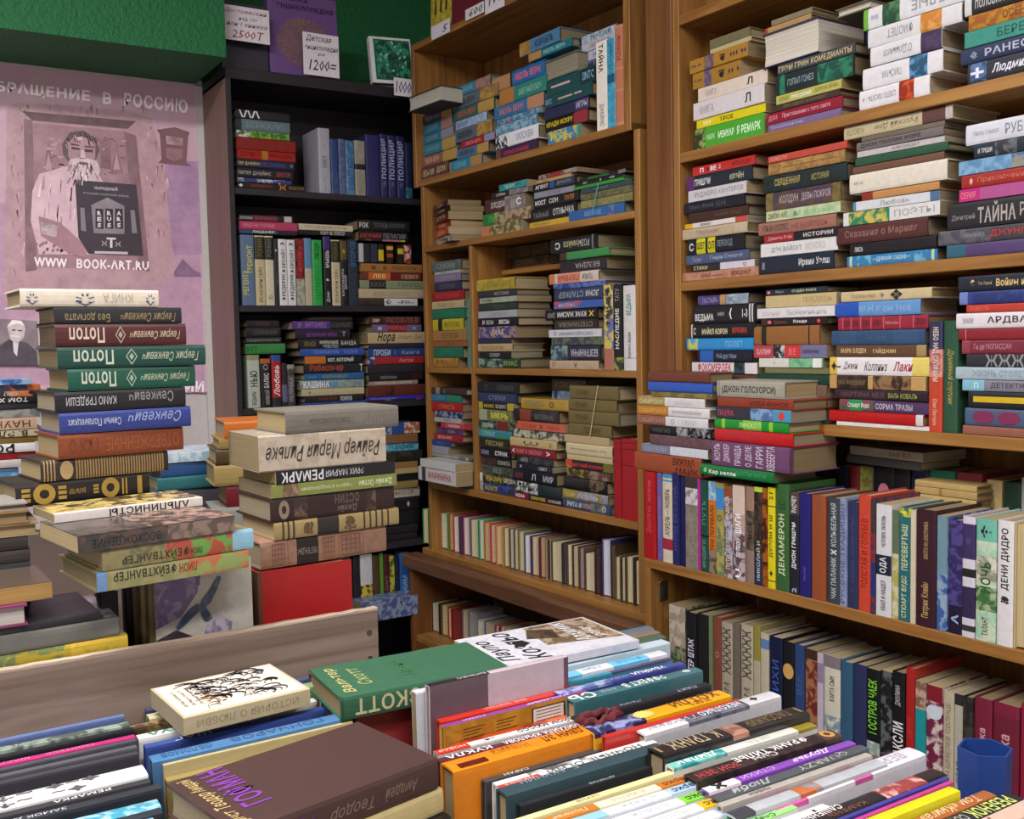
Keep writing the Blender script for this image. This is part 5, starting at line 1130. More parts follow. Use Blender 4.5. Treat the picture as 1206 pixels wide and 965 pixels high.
for z in (.172, .135):
    b = MB(); c = [(.453+.004*math.cos(a*math.pi/4), -.0012, z+.004*math.sin(a*math.pi/4)) for a in range(8)]; b.quad(c); b.quad([(x, 0.0, zz) for x, y, zz in c][::-1])
    for i in range(8): b.quad([c[i], c[(i+1) % 8], (c[(i+1) % 8][0], .0, c[(i+1) % 8][2]), (c[i][0], .0, c[i][2])])
    b.build('nail_head', STEEL, cb)
ht = 'books set spine-up in rows on the market table'
DECO = {}
def trow(view, where, block, zs=1.065, right=False, L0=.2, yaw=0):
    """books spine-up, running along the wall direction; x y = near corner of the spine (left end, or the right end with right=True), thickness and length in mm; farthest book first"""
    x0, y0, s = view; prev = 9
    rows = list(parse(block))
    for i, q in enumerate(rows):
        px, py, T = [float(t) for t in q[0].split()[:3]]; o = opts(q[4]); z = o.get('z', zs); L = o.get('L', L0*1000)/1000; T /= 1000
        p = hz(x0+px/s, y0+py/s, z); X0 = p.x-L if (right or 'R' in o) and 'A' not in o else p.x; Y0 = min(p.y, prev-T-.0004) if p.y+T > prev else p.y
        prev = Y0
        M = mat_axes(Vector((1, 0, 0)), Vector((0, 0, -1)), Vector((0, 1, 0)), Vector((X0, Y0, z)))
        f = not bool(o.get('n', 0))
        lab = mklabel(q[3], q[1][0] in 'ghc', ('first from back' if i == 0 else ordn(i)+' from back' if i < len(rows)-1 else 'front one')+' in '+where)
        book(M @ Matrix.Rotation(math.radians(rnd.uniform(-.5, .5)), 4, 'Z'), L, z-ZT-.002, T, q[1], q[2], lab, ht, flip=f, top=DECO.get(int(o.get('deco', 0))))
TA = (0, 800, 5.025); TB = (360, 740, 3.015); TC = (560, 840, 5.025); TD = (760, 780, 5.025); TE = (640, 750, 5.48); TF = (960, 830, 4.902); TG = (0, 760, 3.015)
def face(mb, x0, x1, y0, y1, L, W, c, k=1, c2=None): mb.quad([(L*x0, W*y0, -.0002*k-.0002), (L*x0, W*y1, -.0002*k-.0002), (L*x1, W*y1, -.0002*k-.0002), (L*x1, W*y0, -.0002*k-.0002)], srgb(c), srgb(c2 or c))
def jut(mb, put, L, W, T): face(mb, 0, .4, 0, 1, L, W, '#5f5058'); face(mb, .4, .965, 0, 1, L, W, '#b9aab4'); face(mb, .965, 1, 0, 1, L, W, '#6a4a56')
def aga(mb, put, L, W, T):
    face(mb, 0, 1, 0, 1, L, W, '#b8862a', 1, '#a87422'); face(mb, .59, .83, .035, .25, L, W, '#2a1c14', 2); face(mb, .6, .82, .045, .25, L, W, '#d8d4d0', 3)
    for i in range(5): face(mb, .62, .80, .065+.03*i, .073+.03*i, L, W, '#6a6460', 4)
    for q in (.12, .34):
        for i in range(6): face(mb, q, q+.14-.02*(i % 3), .06+.028*i, .066+.028*i, L, W, '#5a4018', 4)
DECO[1] = jut; DECO[2] = aga
trow(TA, 'row beside crate board', '''
735 222 9|h 5a6a98||slate-blue
768 268 15|g 4a5850~8a9a90|.2-.6 9aa090 АУРИСТ|grey-green mottled
795 302 10|h 1c1d24||black thin
803 345 11|g b02a70|.3-.5 d88ab0 ШАРЛЬ;.55-.8 d88ab0 МОНТЕСК|magenta
806 372 8|h 46464f|.1-.2 aaa ◻◻|charcoal, white edge line
811 404 9|h 505058|.1-.2 aaa ◻◻|graphite, framed mark
818 438 9|h 3a3a42||black-grey
878 570 33|g dfdfe2|.25-.5@.5-.95 4a4a50* ~✿~;.5-.85@.55-.95 55555a* ✦~✦;.25-.5@.05-.45 4a4a50* ~✿~;.5-.8@.05-.45 55555a* ✦~|white with black ink figures
892 612 12|h 34343a|.55-.85 ccc* РЕМАРКА|black-grey, white title
955 645 13|h 2e3038|.15-.75 b8bcc8 ЗАМОК ДОР|black, widely spaced title
955 745 22|g 4aa0b8 .0-1=3f94b0~9ac0cc|.2-.4 dde* ПУТЬ|turquoise
965 800 14|h 2a3038||black glossy
930 870 22|g cdd4dc~6a98b0 .0-.6=d8dce0|.2-.6 778 МОРЕ|silver-white
900 930 24|g 3a5a6a||petrol''', right=True, L0=.21)
trow(TA, 'short row under ink-drawing book', '''
868 190 12|c 3a4468||ink-blue||z=1.06
885 235 20|h 7a9068 .0-.3=b5b090||sage and cream
772 288 13|h 8a7448~4a3828||worn brown-gold||A L=190 z=1.062
822 356 16|g d6d8d8|.03-.2@.2-.9 2c7a58* УА;.25-.5 333* ~●|white with green lettering
862 408 13|h 34488c|.1-.4@.1-.9 b8c0d8* ШАГ;.45-.8 8a9ac8 ДОМ|indigo
905 492 22|h 44709c|.05-.3 2a5080 ОБЛОМОВ;.4-.9 2a5080 ГОНЧАРОВ|denim light blue||z=1.074
968 512 5|h b5a67a||thin cream||z=1.07
985 600 13|h 8a7a48||olive-khaki||z=1.058 L=185''', L0=.21)
trow(TB, 'row under green thick book', '''
30 170 22|h 6a5848||brown
45 195 22|h 3a4a5a||grey-blue
60 215 22|h 7a4a3a||chestnut
75 235 22|h 2f6a8a~5a8aa0||blue-green
90 258 24|h 8a8468||dull khaki
180 300 14|h 8a2c28|.6-.9 d8c8a8* КЛАССИКА|red-brown''', zs=1.071, L0=.205)
trow(TB, 'row ending in white series', '''
391 232 12|p c5cad2||white tall||z=1.094
440 208 12|g b5a3ae .0-.42=26242a .42-1=c0aeb8|.2-.4 ccc БИЗНЕС|pink-white, black end||z=1.104 L=195 deco=1
478 332 15|g c02a20 .0-1=b8281e|.3-.6 e8a090 ВНЕ ЗАКОНА|scarlet
492 352 9|h c08a28 .0-1=7a3a8a|.02-.4 d8b8e0 РОМАН;.5-.95 e0c8e8* АГАТА КОЛЬЕР|gold with violet spine||deco=2
500 400 22|p a83c1c~7a2418 .6-1=c85a2a||orange-red short||z=1.045 L=215
470 448 11|p c8c4c4 .0-.2=c03424 .5-.95=d8d4d4|.02-.18 eca НОВАЯ;.25-.42 333* ~✦;.52-.93@.05-.95 222* ГИЙОМ МЮССО|white and red
478 474 9|g 5a2a38|.02-.35@.0-1 e8dce0* КУКЛА;.4-.9@.0-1 e8dce0* МИХАИЛА КРЫЛОВА|plum, white title
522 507 29|g d8801c|.05-.22@.1-.45 5a1a14* ▬;.28-.5@.3-.8 a8641a Новинки;.6-.95@.3-.85 5a2c10* В УДВИН ЗЛ|wide orange
640 548 10|h 3a3a3e|.1-.3 ccc САРАН|dark grey||z=1.05
680 560 10|h cfcdca .2-.6=d8d5d0~55555a||cream-white worn||z=1.058
690 572 9|g cfd0d2 .0-.25=b84038|.02-.23 e8a8a0 МУЗЫКА;.3-.9@.0-1 55585c НОЧНЫЕ ОГНИ|white with red end||z=1.062
705 588 21|h 2f444c|.1-.5@.6-.95 7a8a90 Б. АКУНИН|dark slate-green||z=1.065
735 612 8|h 22242a|.3-.7 9aa ДЕТЕКТИВ|black slim||z=1.055''')
trow(TD, 'white series row', '''
195 655 9|p d0c896|.3-.6 8a8258 СЕРИЯ|cream-yellow
352 662 12|p d8d0b8 .04-.34=b8702c .72-1=b86c28|.06-.32 e8c8a0 Полная;.4-.68 b0a890 Х.ХИЛИ;.75-.97@.1-.9 5a3010 Спаркс|cream, orange ends
412 698 13|p d4d8e0 .06-.34=8ab8d0 .72-1=a0bcd8|.4-.68 b0b4bc К ХАРЬ;.75-.97@.1-.9 2a3a5a* Спаркс|white, light blue ends
515 735 14|p d8d8dc .04-.3=7ac048 .7-1=78c040|.36-.66 b0b4bc СЛАНЬ;.73-.97@.1-.9 2a5a2a* Спаркс|white, lime ends
625 772 14|p d8d8dc .04-.3=b0a070 .7-1=d8a818|.36-.66 b0b4bc ЛИЛИЯ;.73-.97@.1-.9 5a4a10* Спаркс|white, yellow end
745 802 14|p d8dade .0-.3=c8a828 .68-1=a8b8cc|.36-.66 b0b4bc УБИТ;.73-.97@.1-.9 2a3a5a* Спаркс|white, pale blue end
852 845 14|p d8dade .0-.25=90a0b8 .62-1=0f9a68|.3-.6 b0b4bc ДОМ;.66-.95@.1-.9 0a3a30* Спаркс|white, emerald end
905 868 9|p d8dade .6-1=90c878|.65-.9@.1-.9 2a5a2a* Спаркс|white, pale green end
1170 895 26|g d4d2da|.3-.7 a8a6b0 ИЗБРАННОЕ;.85-.92 333* Г|wide silver-white
1180 985 20|g 6a4a8a||violet glossy
1190 1060 26|g 9aa0b0||grey-lilac''', right=True, zs=1.06)
trow(TE, 'row nearest the oak case', '''
700 75 9|p 5aa8d0~9ac8e0||sky-blue
800 112 20|g d4d8e0 .55-.85=6ab8dc .0-.3=6ab8dc|.3-.5 8a96a8 Мир;.6-.8 4a90b8 РОДЕ|white with sky-blue patches
832 140 9|g 3a88a0 .5-1=4a4468|.1-.4 8ac0d0 ХАОС|teal and violet
920 175 14|g 3a4488 .0-.4=5a68a0~9aa8cc|.4-.55 8a9ac8 НОРА;.58-.85@.05-.95 e8ecf4* УБИЙЦА|royal blue, white title
1030 215 19|g 3c6a72|.0-.18@.0-1 dde4e4* СЬ;.22-.34 9ab АННА;.4-.72@.1-.95 e0e8e8* ЭФФЕКТ В;.85-.95 a8c8c8* ●|sea-teal, white lettering
1085 308 13|h 22242c|.05-.3 889* Гарни;.3-.5 889/ Эмма;.7-.95 aab ПАКТ|black, italic title
1215 385 26|g dca024 .0-.36=2a2850~8a90c0 .36-1=e09c1c|.32-.45@.1-.9 f0d070* ✺;.6-.95@.3-.95 6a4010* ХОТЛИ;.65-.9@.05-.28 8a5010 ЖАРА|orange with midnight photo end
1290 405 8|g b82c28||scarlet slim''', right=True, zs=1.068, L0=.205)
trow(TD, 'row nearest the oak case, middle stretch', '''
805 205 22|g c4c4cc .3-.75=6a6a78~4a4a58 .0-.3=d0ced4|.05-.4@.2-.8 a8a6b0/ Туманы;.42-.72@.2-.8 d0d4dc* НЕКОЛЬКО;.8-.86 223* ✦|silver and smoke-grey
975 292 27|g 221e20 .45-.56=7a5448~a87a68|.08-.4@.1-.9 a8987a* К. ГРАНЖ;.6-.9@.1-.9 7a6a4a ПАССАЖИР;.0-.03 8a7a5a* I;.96-.99 8a7a5a* I|wide black gilt-framed||z=1.075 L=215
1008 362 14|g cfcfc8 .0-.35=2a8a90~7ac0b8 .86-1=8a7a28|.05-.3@.1-.9 e0e8e4* Дилан;.4-.8 c0bcb0 ЛЕТА|white, teal end
1168 425 21|h 3a2c2c~2a2022 .88-1=4a3a34|.03-.3@.1-.6 a83a40* ЗОИ ЗЕН;.32-.62@.05-.5 b8b0b0* Сны;.3-.8@.45-.98 e0dede* ФРАНК ТИЛЬЕ;.9-.98@.1-.95 b88a50* ◎|dark brown, white title
1250 480 12|g 7a44a8 .0-.2=d8d6dc|.05-.12@.0-1 222* ✖;.22-.45@.2-.8 c8a8e0 СТИХИ;.5-.9@.1-.95 e0d0f0*/ Друзья|bright purple, white end
1325 520 13|h 4a4f54|.1-.35@.1-.9 9aa0a4*/ Люби;.45-.95@.1-.95 9a9a98 QUARZY|steel grey
1345 548 9|h a09a94|.1-.4 444 ЛИБЕН|warm grey slim
1435 600 15|g a8acb4 .4-.55=b0623a~8a8a90 .0-.12=3a3a44||grey with small orange picture''', right=True, zs=1.066, L0=.21)
trow(TF, 'row nearest the oak case, front stretch', '''
642 292 24|g d4d0d8 .0-.2=c8589a .5-.62=b8588e|.03-.17 7a2a5a РОМАНС;.25-.45 a8a4b0 Вместе;.7-.9 a8a4b0 ВЕРА|white with pink bands||L=220
762 408 19|g 221e22 .55-.85=8a3c3c~d8a098|.0-.3@.5-.95 d8d4d8* САШЕНЬКА;.1-.5@.1-.45 6a4a3a* КАМЕНЬ|black with rose picture
775 428 5|p 3c3a8a||ultramarine slim
800 455 5|p b03a80||fuchsia slim
840 492 13|g c8c414||acid yellow||z=1.07
975 492 15|g 9a5a30|.1-.4 d8a878/ Мысли;.5-.9@.1-.9 e0b890/ Том «Книга»|orange-brown, slanting script
1128 512 20|h 26272c|.05-.1 ddd* ❧;.3-.62@.1-.9 9a9c98* СОСЕДСКИЙ;.64-.95@.1-.9 b8c468* РЕБЕНОК|black, lime title
1235 565 20|p c8a898|.3-.7@.1-.9 5a3a34* АНГЕ ◍ Я|pale pink-beige
1290 625 16|h 7a4a2c||saddle brown
1310 720 22|h b8b0a8||stone grey''', right=True, zs=1.062)
# lying books on the table rows
def flat(p, z, L, W, T, yaw, cover, texts, label, top=None, flip=True, group=None, out=False):
    P = Vector((p[0], p[1], z-T)); M = mat_axes(Vector((1, 0, 0)), Vector((0, 1, 0)), Vector((0, 0, 1)), P) @ Matrix.Rotation(math.radians(yaw), 4, 'Z')
    return book(M, L, W, T, cover, texts, label, group, flip=flip, top=top, out=out)
def ytext(mb, s, x0, x1, y0, y1, L, W, T, c, bold=1.5, shear=0):      # words running away from the spine; letters upright towards the left end
    vs, fs, a = text_geo(s, bold, shear); i0 = len(mb.v)
    for vx, vy in vs: mb.v.append((L*(x1-(x1-x0)*vy), W*(y0+(y1-y0)*vx), T+.0005))
    for f in fs: mb.f.append(tuple(i0+q for q in f)[::-1]); mb.c.append(srgb(c)); mb.c2.append(srgb(c))
def tquad(mb, pts, L, W, T, c, c2=None, k=1): mb.quad([(L*x, W*y, T+.00015*k) for x, y in pts], srgb(c), srgb(c2 or c))
hp = 'books lying flat in the pile under the brown book'
# brown book pile
pD = hz(306, 985, 1.10); pC = hz(516, 893, 1.10); pA = hz(215, 918, 1.10)
by = math.degrees(math.atan2((hz(436, 846, 1.10)-pA).y, (hz(436, 846, 1.10)-pA).x))
bL = (hz(436, 846, 1.10)-pA).length; bw = (hz(436, 846, 1.10)-pC).length; bx = hz(516, 893, 1.10)-Vector((math.cos(math.radians(by)), math.sin(math.radians(by)), 0))*bL
def hof(mb, put, L, W, T):
    ytext(mb, 'ГОФМАН', .12, .26, .28, .98, L, W, T, '#7a3a98', 1.6); ytext(mb, 'Эрнст', .03, .10, .06, .32, L, W, T, '#b09a68', 1.5, .3); ytext(mb, 'Теодор', .03, .11, .36, .68, L, W, T, '#b09a68', 1.5, .3); ytext(mb, 'Амадей', .03, .10, .7, .96, L, W, T, '#b09a68', 1.5, .3)
flat(bx, 1.10, bL, bw, .031, by, 'h 45302e', '.06-.34@.1-.8 5a3070* ГОФМАН;.42-.64@.25-.7 75655a/ Теодор;.7-.88@.25-.7 75655a/ Амадей', 'dark brown hardback with purple title, lying on the pile in front', hof)
dx = Vector((math.cos(math.radians(by)), math.sin(math.radians(by)), 0))
flat(bx-dx*.0-Vector((0, .004, 0)), 1.068, bL+.006, bw, .024, by+1, 'h b8a878', '', 'cream hardback directly under the dark brown book')
flat(bx+Vector((.008, -.004, 0)), 1.043, bL, bw, .028, by-1, 'h 2a2220', '.6-.9@.2-.8 8a7a5a* КНЯЗЬ', 'black hardback with gilt mark, third in the pile under the brown book')
flat(bx+Vector((.0, .0, 0)), 1.014, bL, bw, .03, by+2, 'h 6a5a44', '', 'brown-grey hardback, fourth in the pile under the brown book')
flat(bx+Vector((.004, .002, 0)), .983, bL, bw, .026, by, 'h 55453a', '', 'umber hardback, fifth in the pile under the brown book')
flat(bx+Vector((-.004, .0, 0)), .956, bL, bw, .025, by-1, 'h 3c4450', '', 'blue-grey hardback, lowest in the pile under the brown book')
# green thick book
gl = hz(401, 823, 1.10); gr = hz(599, 785, 1.10); gb_ = hz(368, 788, 1.10)
def sco(mb, put, L, W, T):
    ytext(mb, 'Вальтер', .05, .13, .1, .9, L, W, T, '#a8a468', 2, .2); ytext(mb, 'Скотт', .16, .24, .25, .8, L, W, T, '#8a9460', 2, .2); ytext(mb, 'Айвенго', .42, .50, .3, .8, L, W, T, '#3a6a44', 1.5)
flat(gl, 1.10, (gr-gl).length, (gb_-gl).length, .0275, math.degrees(math.atan2((gr-gl).y, (gr-gl).x)), 'c 2a5a40 .0-.02=1f4a34', '.08-.46@.15-.85 b8b488* СКОТТ;.52-.95@.15-.85 b8b488* ВАЛЬТЕР', 'thick green cloth hardback with gold lettering, lying across the row by crate board', sco)
# ink drawing pocket book
dl = hz(216, 846, 1.096); dr = hz(365, 811, 1.096); db = hz(186, 810, 1.096)
def ink(mb, put, L, W, T):
    tquad(mb, [(.02, .03), (.98, .03), (.98, .97), (.02, .97)], L, W, T, '#d4cbc0', '#dcd6d0')
    r2 = random.Random(3)
    for i in range(85):
        x, y = .27+.62*r2.random(), .10+.76*r2.random(); a = r2.uniform(-.3, 1.3); l = r2.uniform(.07, .2); w = r2.uniform(.008, .035); P = []
        for k in range(7):
            t = k/6; P.append((x+math.cos(a+t*2.4)*l*t, y+math.sin(a+t*2.4)*l*t*1.3))
        for p, q in zip(P, P[1:]): tquad(mb, [(p[0], p[1]), (q[0], q[1]), (q[0]+w*.5, q[1]+w), (p[0]+w*.5, p[1]+w)], L, W, T, '#221f26', None, 3)
    for i in range(7):
        a = i*.9; tquad(mb, [(.34, .36), (.34+.1*math.cos(a), .36+.14*math.sin(a)), (.34+.1*math.cos(a+.35), .36+.14*math.sin(a+.35))], L, W, T, '#b8763a', '#c89058', 2)
    for k in range(3): ytext(mb, 'Михаил', .08+k*.06, .11+k*.06, .25, .75, L, W, T, '#a09078', 1, .3)
flat(dl, 1.096, (dr-dl).length, (db-dl).length, .021, math.degrees(math.atan2((dr-dl).y, (dr-dl).x)), 'p bdae8c', '.1-.9@.3-.7 9a8c68 ИСТОРИЯ О ЛЮБВИ', 'small white paperback with black ink flower drawing, lying on the short row', ink)
# white and brown cover by the green book
cl_ = hz(580, 792, 1.094)
def coe(mb, put, L, W, T):
    tquad(mb, [(.01, .02), (.99, .02), (.99, .98), (.01, .98)], L, W, T, '#cfced8', '#c2c2cc'); tquad(mb, [(.45, .35), (.98, .2), (.98, .97), (.5, .97)], L, W, T, '#6a5644', '#a8927a', 2); tquad(mb, [(.4, .62), (.6, .5), (.66, .78), (.5, .9)], L, W, T, '#3a2e26', '#55463a', 3)
    tquad(mb, [(.26, .46), (.30, .42), (.38, .5), (.36, .62), (.28, .6)], L, W, T, '#1d1a20', None, 4)
    ytext(mb, 'Пауло', .05, .19, .10, .80, L, W, T, '#22202a', 1, .3); ytext(mb, 'Коэльо', .21, .36, .02, .95, L, W, T, '#22202a', 1, .3)
    ytext(mb, 'Алхимик', .66, .78, .25, .95, L, W, T+.0006, '#e8e4e8', 1, .3); ytext(mb, 'роман', .82, .9, .3, .7, L, W, T+.0006, '#e8e4e8', 1, .3)
flat((.652, 1.085), 1.086, .215, .14, .012, -2, 'p c9c8d2~c0c0cc', '', 'white paperback with brown photo and handwritten title, lying beside green cloth book', coe)
trow(TB, 'hidden row under handwritten-title paperback', '''
840 85 22|h 5a6a7a||steel-blue||z=1.072
850 100 22|h 7a6a5a||taupe||z=1.072
860 118 24|h 4a5a4a||moss-grey||z=1.072
870 140 20|p b8ccd8||pale sky||z=1.072''', zs=1.072, L0=.2)
# crumpled dark red band
mb = MB(); N1, N2 = 40, 8; cP = hz(706, 846, 1.068)
ring = []
for i in range(N1):
    a = 2*math.pi*i/N1; rr = .015+.0028*math.sin(a*9); ring.append([(cP.x+math.cos(a)*(rr*1.5+(.005+.0016*math.sin(a*11))*math.cos(2*math.pi*j/N2)), cP.y+math.sin(a)*(rr*.8+.0045*math.cos(2*math.pi*j/N2)), 1.069+.0022*math.sin(a*7)+.0045*math.sin(2*math.pi*j/N2)) for j in range(N2)])
for i in range(N1):
    for j in range(N2): mb.quad([ring[i][j], ring[(i+1) % N1][j], ring[(i+1) % N1][(j+1) % N2], ring[i][(j+1) % N2]])
tag(mb.build('hair_band', plain('dark_red_cloth', '#5a1a22', .85, 0, .4, 300, .001), None, smooth=True), 'crumpled dark red fabric band lying on the spine-up books', 'hair band')
# blue pen holder
BL = plain('blue_plastic', '#1b3a7c', .4); cP = hz(1160, 884, 1.075); R = .027; mb = MB(); n = 6
def hexa(r, z): return [(cP.x+r*math.cos(a*math.pi/3+.35), cP.y+r*math.sin(a*math.pi/3+.35), z) for a in range(n)]
Ob, Ot, It, Ib = hexa(R*.9, ZT), hexa(R, 1.078), hexa(R-.0022, 1.078), hexa(R*.9-.0022, ZT+.004)
for i in range(n):
    j = (i+1) % n; mb.quad([Ob[i], Ob[j], Ot[j], Ot[i]]); mb.quad([Ot[i], Ot[j], It[j], It[i]]); mb.quad([It[i], It[j], Ib[j], Ib[i]])
mb.quad(Ob[::-1]); mb.quad(Ib); print('holder', cP)
tag(mb.build('pen_holder', BL), 'empty blue plastic six-sided pen holder at the end of the table row', 'pen holder')

# ---- piles behind the crate board
Sa = (0, 320, 3.448); Sb = (0, 560, 3.89); Sc = (220, 470, 3.445); S8 = (0, 380, 4.385); S9 = (120, 440, 6.03)
n1 = 'books in the tall pile against the poster wall'
w14 = wallplane(1.46); ZL1 = w14.hit(20, 600)[1]
stack(Sa, w14, ZL1, 'tall pile before the poster', n1, '''
80 66 651|h cfc5b4 .04-.08=c8c0b4|.04-.12@.1-.9 34406a* ❆;.38-.52@.05-.95 34406a* ❆;.9-.97@.1-.9 34406a* ❆;.58-.8 a8a298 КНИГА|white with blue ornaments||y=4
218 142 746|c 1e1d24|.08-.42@.1-.7 8a7a58 Без догмата;.5-.95@.1-.8 8a7a58/ Генрик Сенкевич|black, gold script||y=5
222 212 765|h 4a1f20|.1-.36@.15-.85 c8b8a8* Потоп;.44-.52@.1-.9 a89888 ◈;.55-.95@.2-.85 b8a890/ Генрик Сенкевич|maroon, large Потоп title||y=4
232 306 773|h 14443c|.1-.36@.15-.85 b8c0b0* Потоп;.44-.52@.1-.9 98a898 ◈;.55-.95@.2-.85 a8b098/ Генрик Сенкевич|dark green, upper of two alike||y=5 L=.200
275 395 808|h 145040|.1-.36@.15-.85 b8c0b0* Потоп;.44-.52@.1-.9 98a898 ◈;.55-.95@.2-.85 a8b098/ Генрик Сенкевич|dark green, lower of two alike||y=6
222 490 768|h 1a1a21|.08-.45@.2-.9 b0b0b8 КАМО ГРЯДЕШИ;.55-.9@.3-.85 888 Сенкевич|black, silver title||y=6
240 575 790|h 2c3a80|.06-.45@.2-.85 b0b8d0 Семья Поланецких;.5-.92@.3-.85 8a98c8/ Сенкевич|blue, silver script||y=7
235 665 762|c 7a3a1c|.08-.3@.2-.8 6a3018 ГЮГО;.36-.96@.2-.8 8e4c28 ОТВЕРЖЕННЫЕ|rust brown tooled||y=8
165 772 702|h 2c2420 .02-.03=a08458 .045-.055=a08458 .07-.08=a08458 .095-.105=a08458 @STRIPES|.14-.24@.05-.95 a89068* ◉|dark with fine gold stripes||y=8
62 868 625|h 1f1b1c|.04-.1@.1-.9 a8883a* ≡;.12-.28@.05-.95 a8883a* ◎;.3-.36@.1-.9 a8883a* ≡;.38-.5@.15-.85 a8883a ВАЛЬТЕР;.56-.6@.1-.9 a8883a* ≡;.62-.76@.05-.95 a8883a* ◎;.78-.82@.1-.9 a8883a* II;.9-.94@.1-.9 a8883a* I|black with gilt medallions||y=8'''.replace('@STRIPES', ' '.join('%.3f-%.3f=9a7c4e' % (.26+.0215*i, .272+.0215*i) for i in range(33))), off=0, flip=True, jit=.6)
stack(Sb, wallplane(1.42), ZT, 'pile supporting the tall one', n1, '''
-240 158 128|h 8a8684||grey spine-in||out
-240 192 135|h 8a6c44||tan spine-in||out
-230 252 178|h 9a8260||straw spine-in||out
-260 318 130|c 2a2522||black cloth
-255 380 140|c 332b28||soot-brown cloth
-255 440 140|c 20242a||dark slate cloth
-255 500 140|c 2a2428||dark plum cloth
-255 560 140|c 25282a||dark green-grey cloth''', off=0, jit=.8)
w12 = wallplane(1.25); ZA2 = w12.hit(115, 699)[1]
def alp0(mb, put, L, W, T):
    tquad(mb, [(.0, .1), (1, .1), (1, 1), (0, 1)], L, W, T, '#c0aa68', '#3a3020'); 
def alp1(mb, put, L, W, T):
    tquad(mb, [(.0, .0), (1, .0), (1, 1), (0, 1)], L, W, T, '#3a3838', '#5a4e4a'); tquad(mb, [(.45, .0), (1, .0), (1, 1), (.4, 1)], L, W, T, '#9a7a6a', '#3a302c', 2)
def put_alp(xl, yt, xr, T, cover, texts, label, top, off, y):
    r0, z = w12.hit(Sb[0]+xl/Sb[2], Sb[1]+yt/Sb[2], off); r1, _ = w12.hit(Sb[0]+xr/Sb[2], Sb[1]+yt/Sb[2], off); M = Mh(w12, r0, z, off, y); return r0, r1, z
r0, r1, _ = put_alp(445, 480, 1165, 0, '', '', '', None, 0, 8)
def lay(r, off, zb, T, L, W, y, cover, texts, label, top=None):
    book(Mh(w12, r, zb, off, y), L, W, T-.0005, cover, texts, label, 'books lying on the upright albums behind the crate board', flip=True, top=top); return zb+T
# their heights follow the pile
z0 = ZA2
z1 = lay(w12.hit(Sb[0]+445/Sb[2], 690)[0], -.0, z0, .024, .190, .15, 8, 'g 9a9468~8a8a5a .55-1=8a9a5a~b86a4a .0-.06=6a90c0', '.1-.5@.3-.9 2a2a20* ФЕЙХТВАНГЕР;.52-.64@.3-.9 8a2a20* ЛИОН', 'pictorial hardback with black spine lettering, lowest of four on the upright albums')
z2 = lay(w12.hit(Sb[0]+470/Sb[2], 670)[0], -.0, z1, .026, .192, .14, 9, 'g 8a8258~6a6a4a .4-.85=a84a3a~6a9a4a .85-1=8ab8d0', '.12-.55@.1-.6 3a3020* ФЕЙХТВАНГЕР;.56-.64@.1-.6 3a3020* ЛИОН', 'pictorial hardback with bright flowers and blue end, second of four on the albums')
z3 = lay(w12.hit(Sb[0]+352/Sb[2], 640)[0], -.008, z2, .021, .193, .145, 9, 'p 3f3d3c~5a4a42 .55-1=5a4e48~8a7468', '.08-.5@.2-.8 1a1a1a ВОСХОЖДЕНИЕ', 'dark photo-covered worn book, second from top on the upright albums', alp1)
lay(w12.hit(Sb[0]+250/Sb[2], 620, .105)[0], .102, z3, .012, .19, .095, 8, 'p d4cdc8', '.35-.9@.1-.9 1a1a1e* АЛЬПИНИСТЫ', 'black and yellow covered book with white spine, topmost on the upright albums', alp0)
# upright albums under it
def eagle(mb, put, L, W, T):
    cpoly(mb, [(0, 0), (1, 0), (1, 1), (0, 1)], L, W, T, '#b8b4ac', '#b0aca2'); cpoly(mb, [(0, .72), (.25, .76), (.42, .86), (.5, 1), (0, 1)], L, W, T, '#6a5a86', '#8f80a0', 2)
    cpoly(mb, [(0, .5), (.42, .5), (.38, .66), (.2, .705), (0, .67)], L, W, T, '#3a3036', '#4a3f4c', 4); cpoly(mb, [(.44, .60), (.74, .62), (.78, .70), (.66, .745), (.5, .70)], L, W, T, '#7a6c92', '#b0a8b4', 3)
    for k_, P in enumerate(([(.19, .715), (.22, .703), (.27, .715), (.36, .75), (.44, .775), (.47, .80), (.42, .815), (.34, .795), (.26, .76)], [(.44, .80), (.50, .79), (.56, .81), (.62, .86), (.66, .90), (.675, .925), (.64, .93), (.60, .905), (.53, .86), (.47, .83)], [(.43, .80), (.49, .80), (.54, .765), (.57, .735), (.52, .722), (.48, .73), (.45, .765)])): cpoly(mb, P, L, W, T, '#3f4a60', '#566480', 6+k_)
    cpoly(mb, [(.43, .90), (.455, .90), (.455, .915), (.43, .915)], L, W, T, '#6a6070', None, 5)
hb = 'upright albums behind the crate board'
def album(x0, x1, Yf, T, ztop, cover, label, top=None):
    w = wallplane(Yf); r0 = w.hit(x0, 700)[0]; r1 = w.hit(x1, 700)[0]; L = ztop-ZT
    M = mat_axes(-Vector((0, 0, 1)), w.d, -w.n, w.at(r0, ztop, T)); book(M, L, r1-r0, T-.0006, cover, '', label, hb, top=top)
album(182, 297, 1.345, .012, ZA2-.0005, 'p a8a49c .0-1=b0a890', 'tall album with flying eagle on pale cloudy cover, facing the crate board', eagle)
for i, (T, c, l) in enumerate(((.02, 'h 8a7450', 'tan'), (.022, 'h a08a64', 'straw'), (.018, 'h 7a6444', 'brown'), (.03, 'h 1c1c22', 'black'))):
    album(174-i*9, 290, 1.358+[0, .021, .044, .063][i], T, ZA2-.0005-.004*i, c, ['first', 'second', 'third', 'fourth'][i]+f' upright album behind the eagle album, {l} spine')
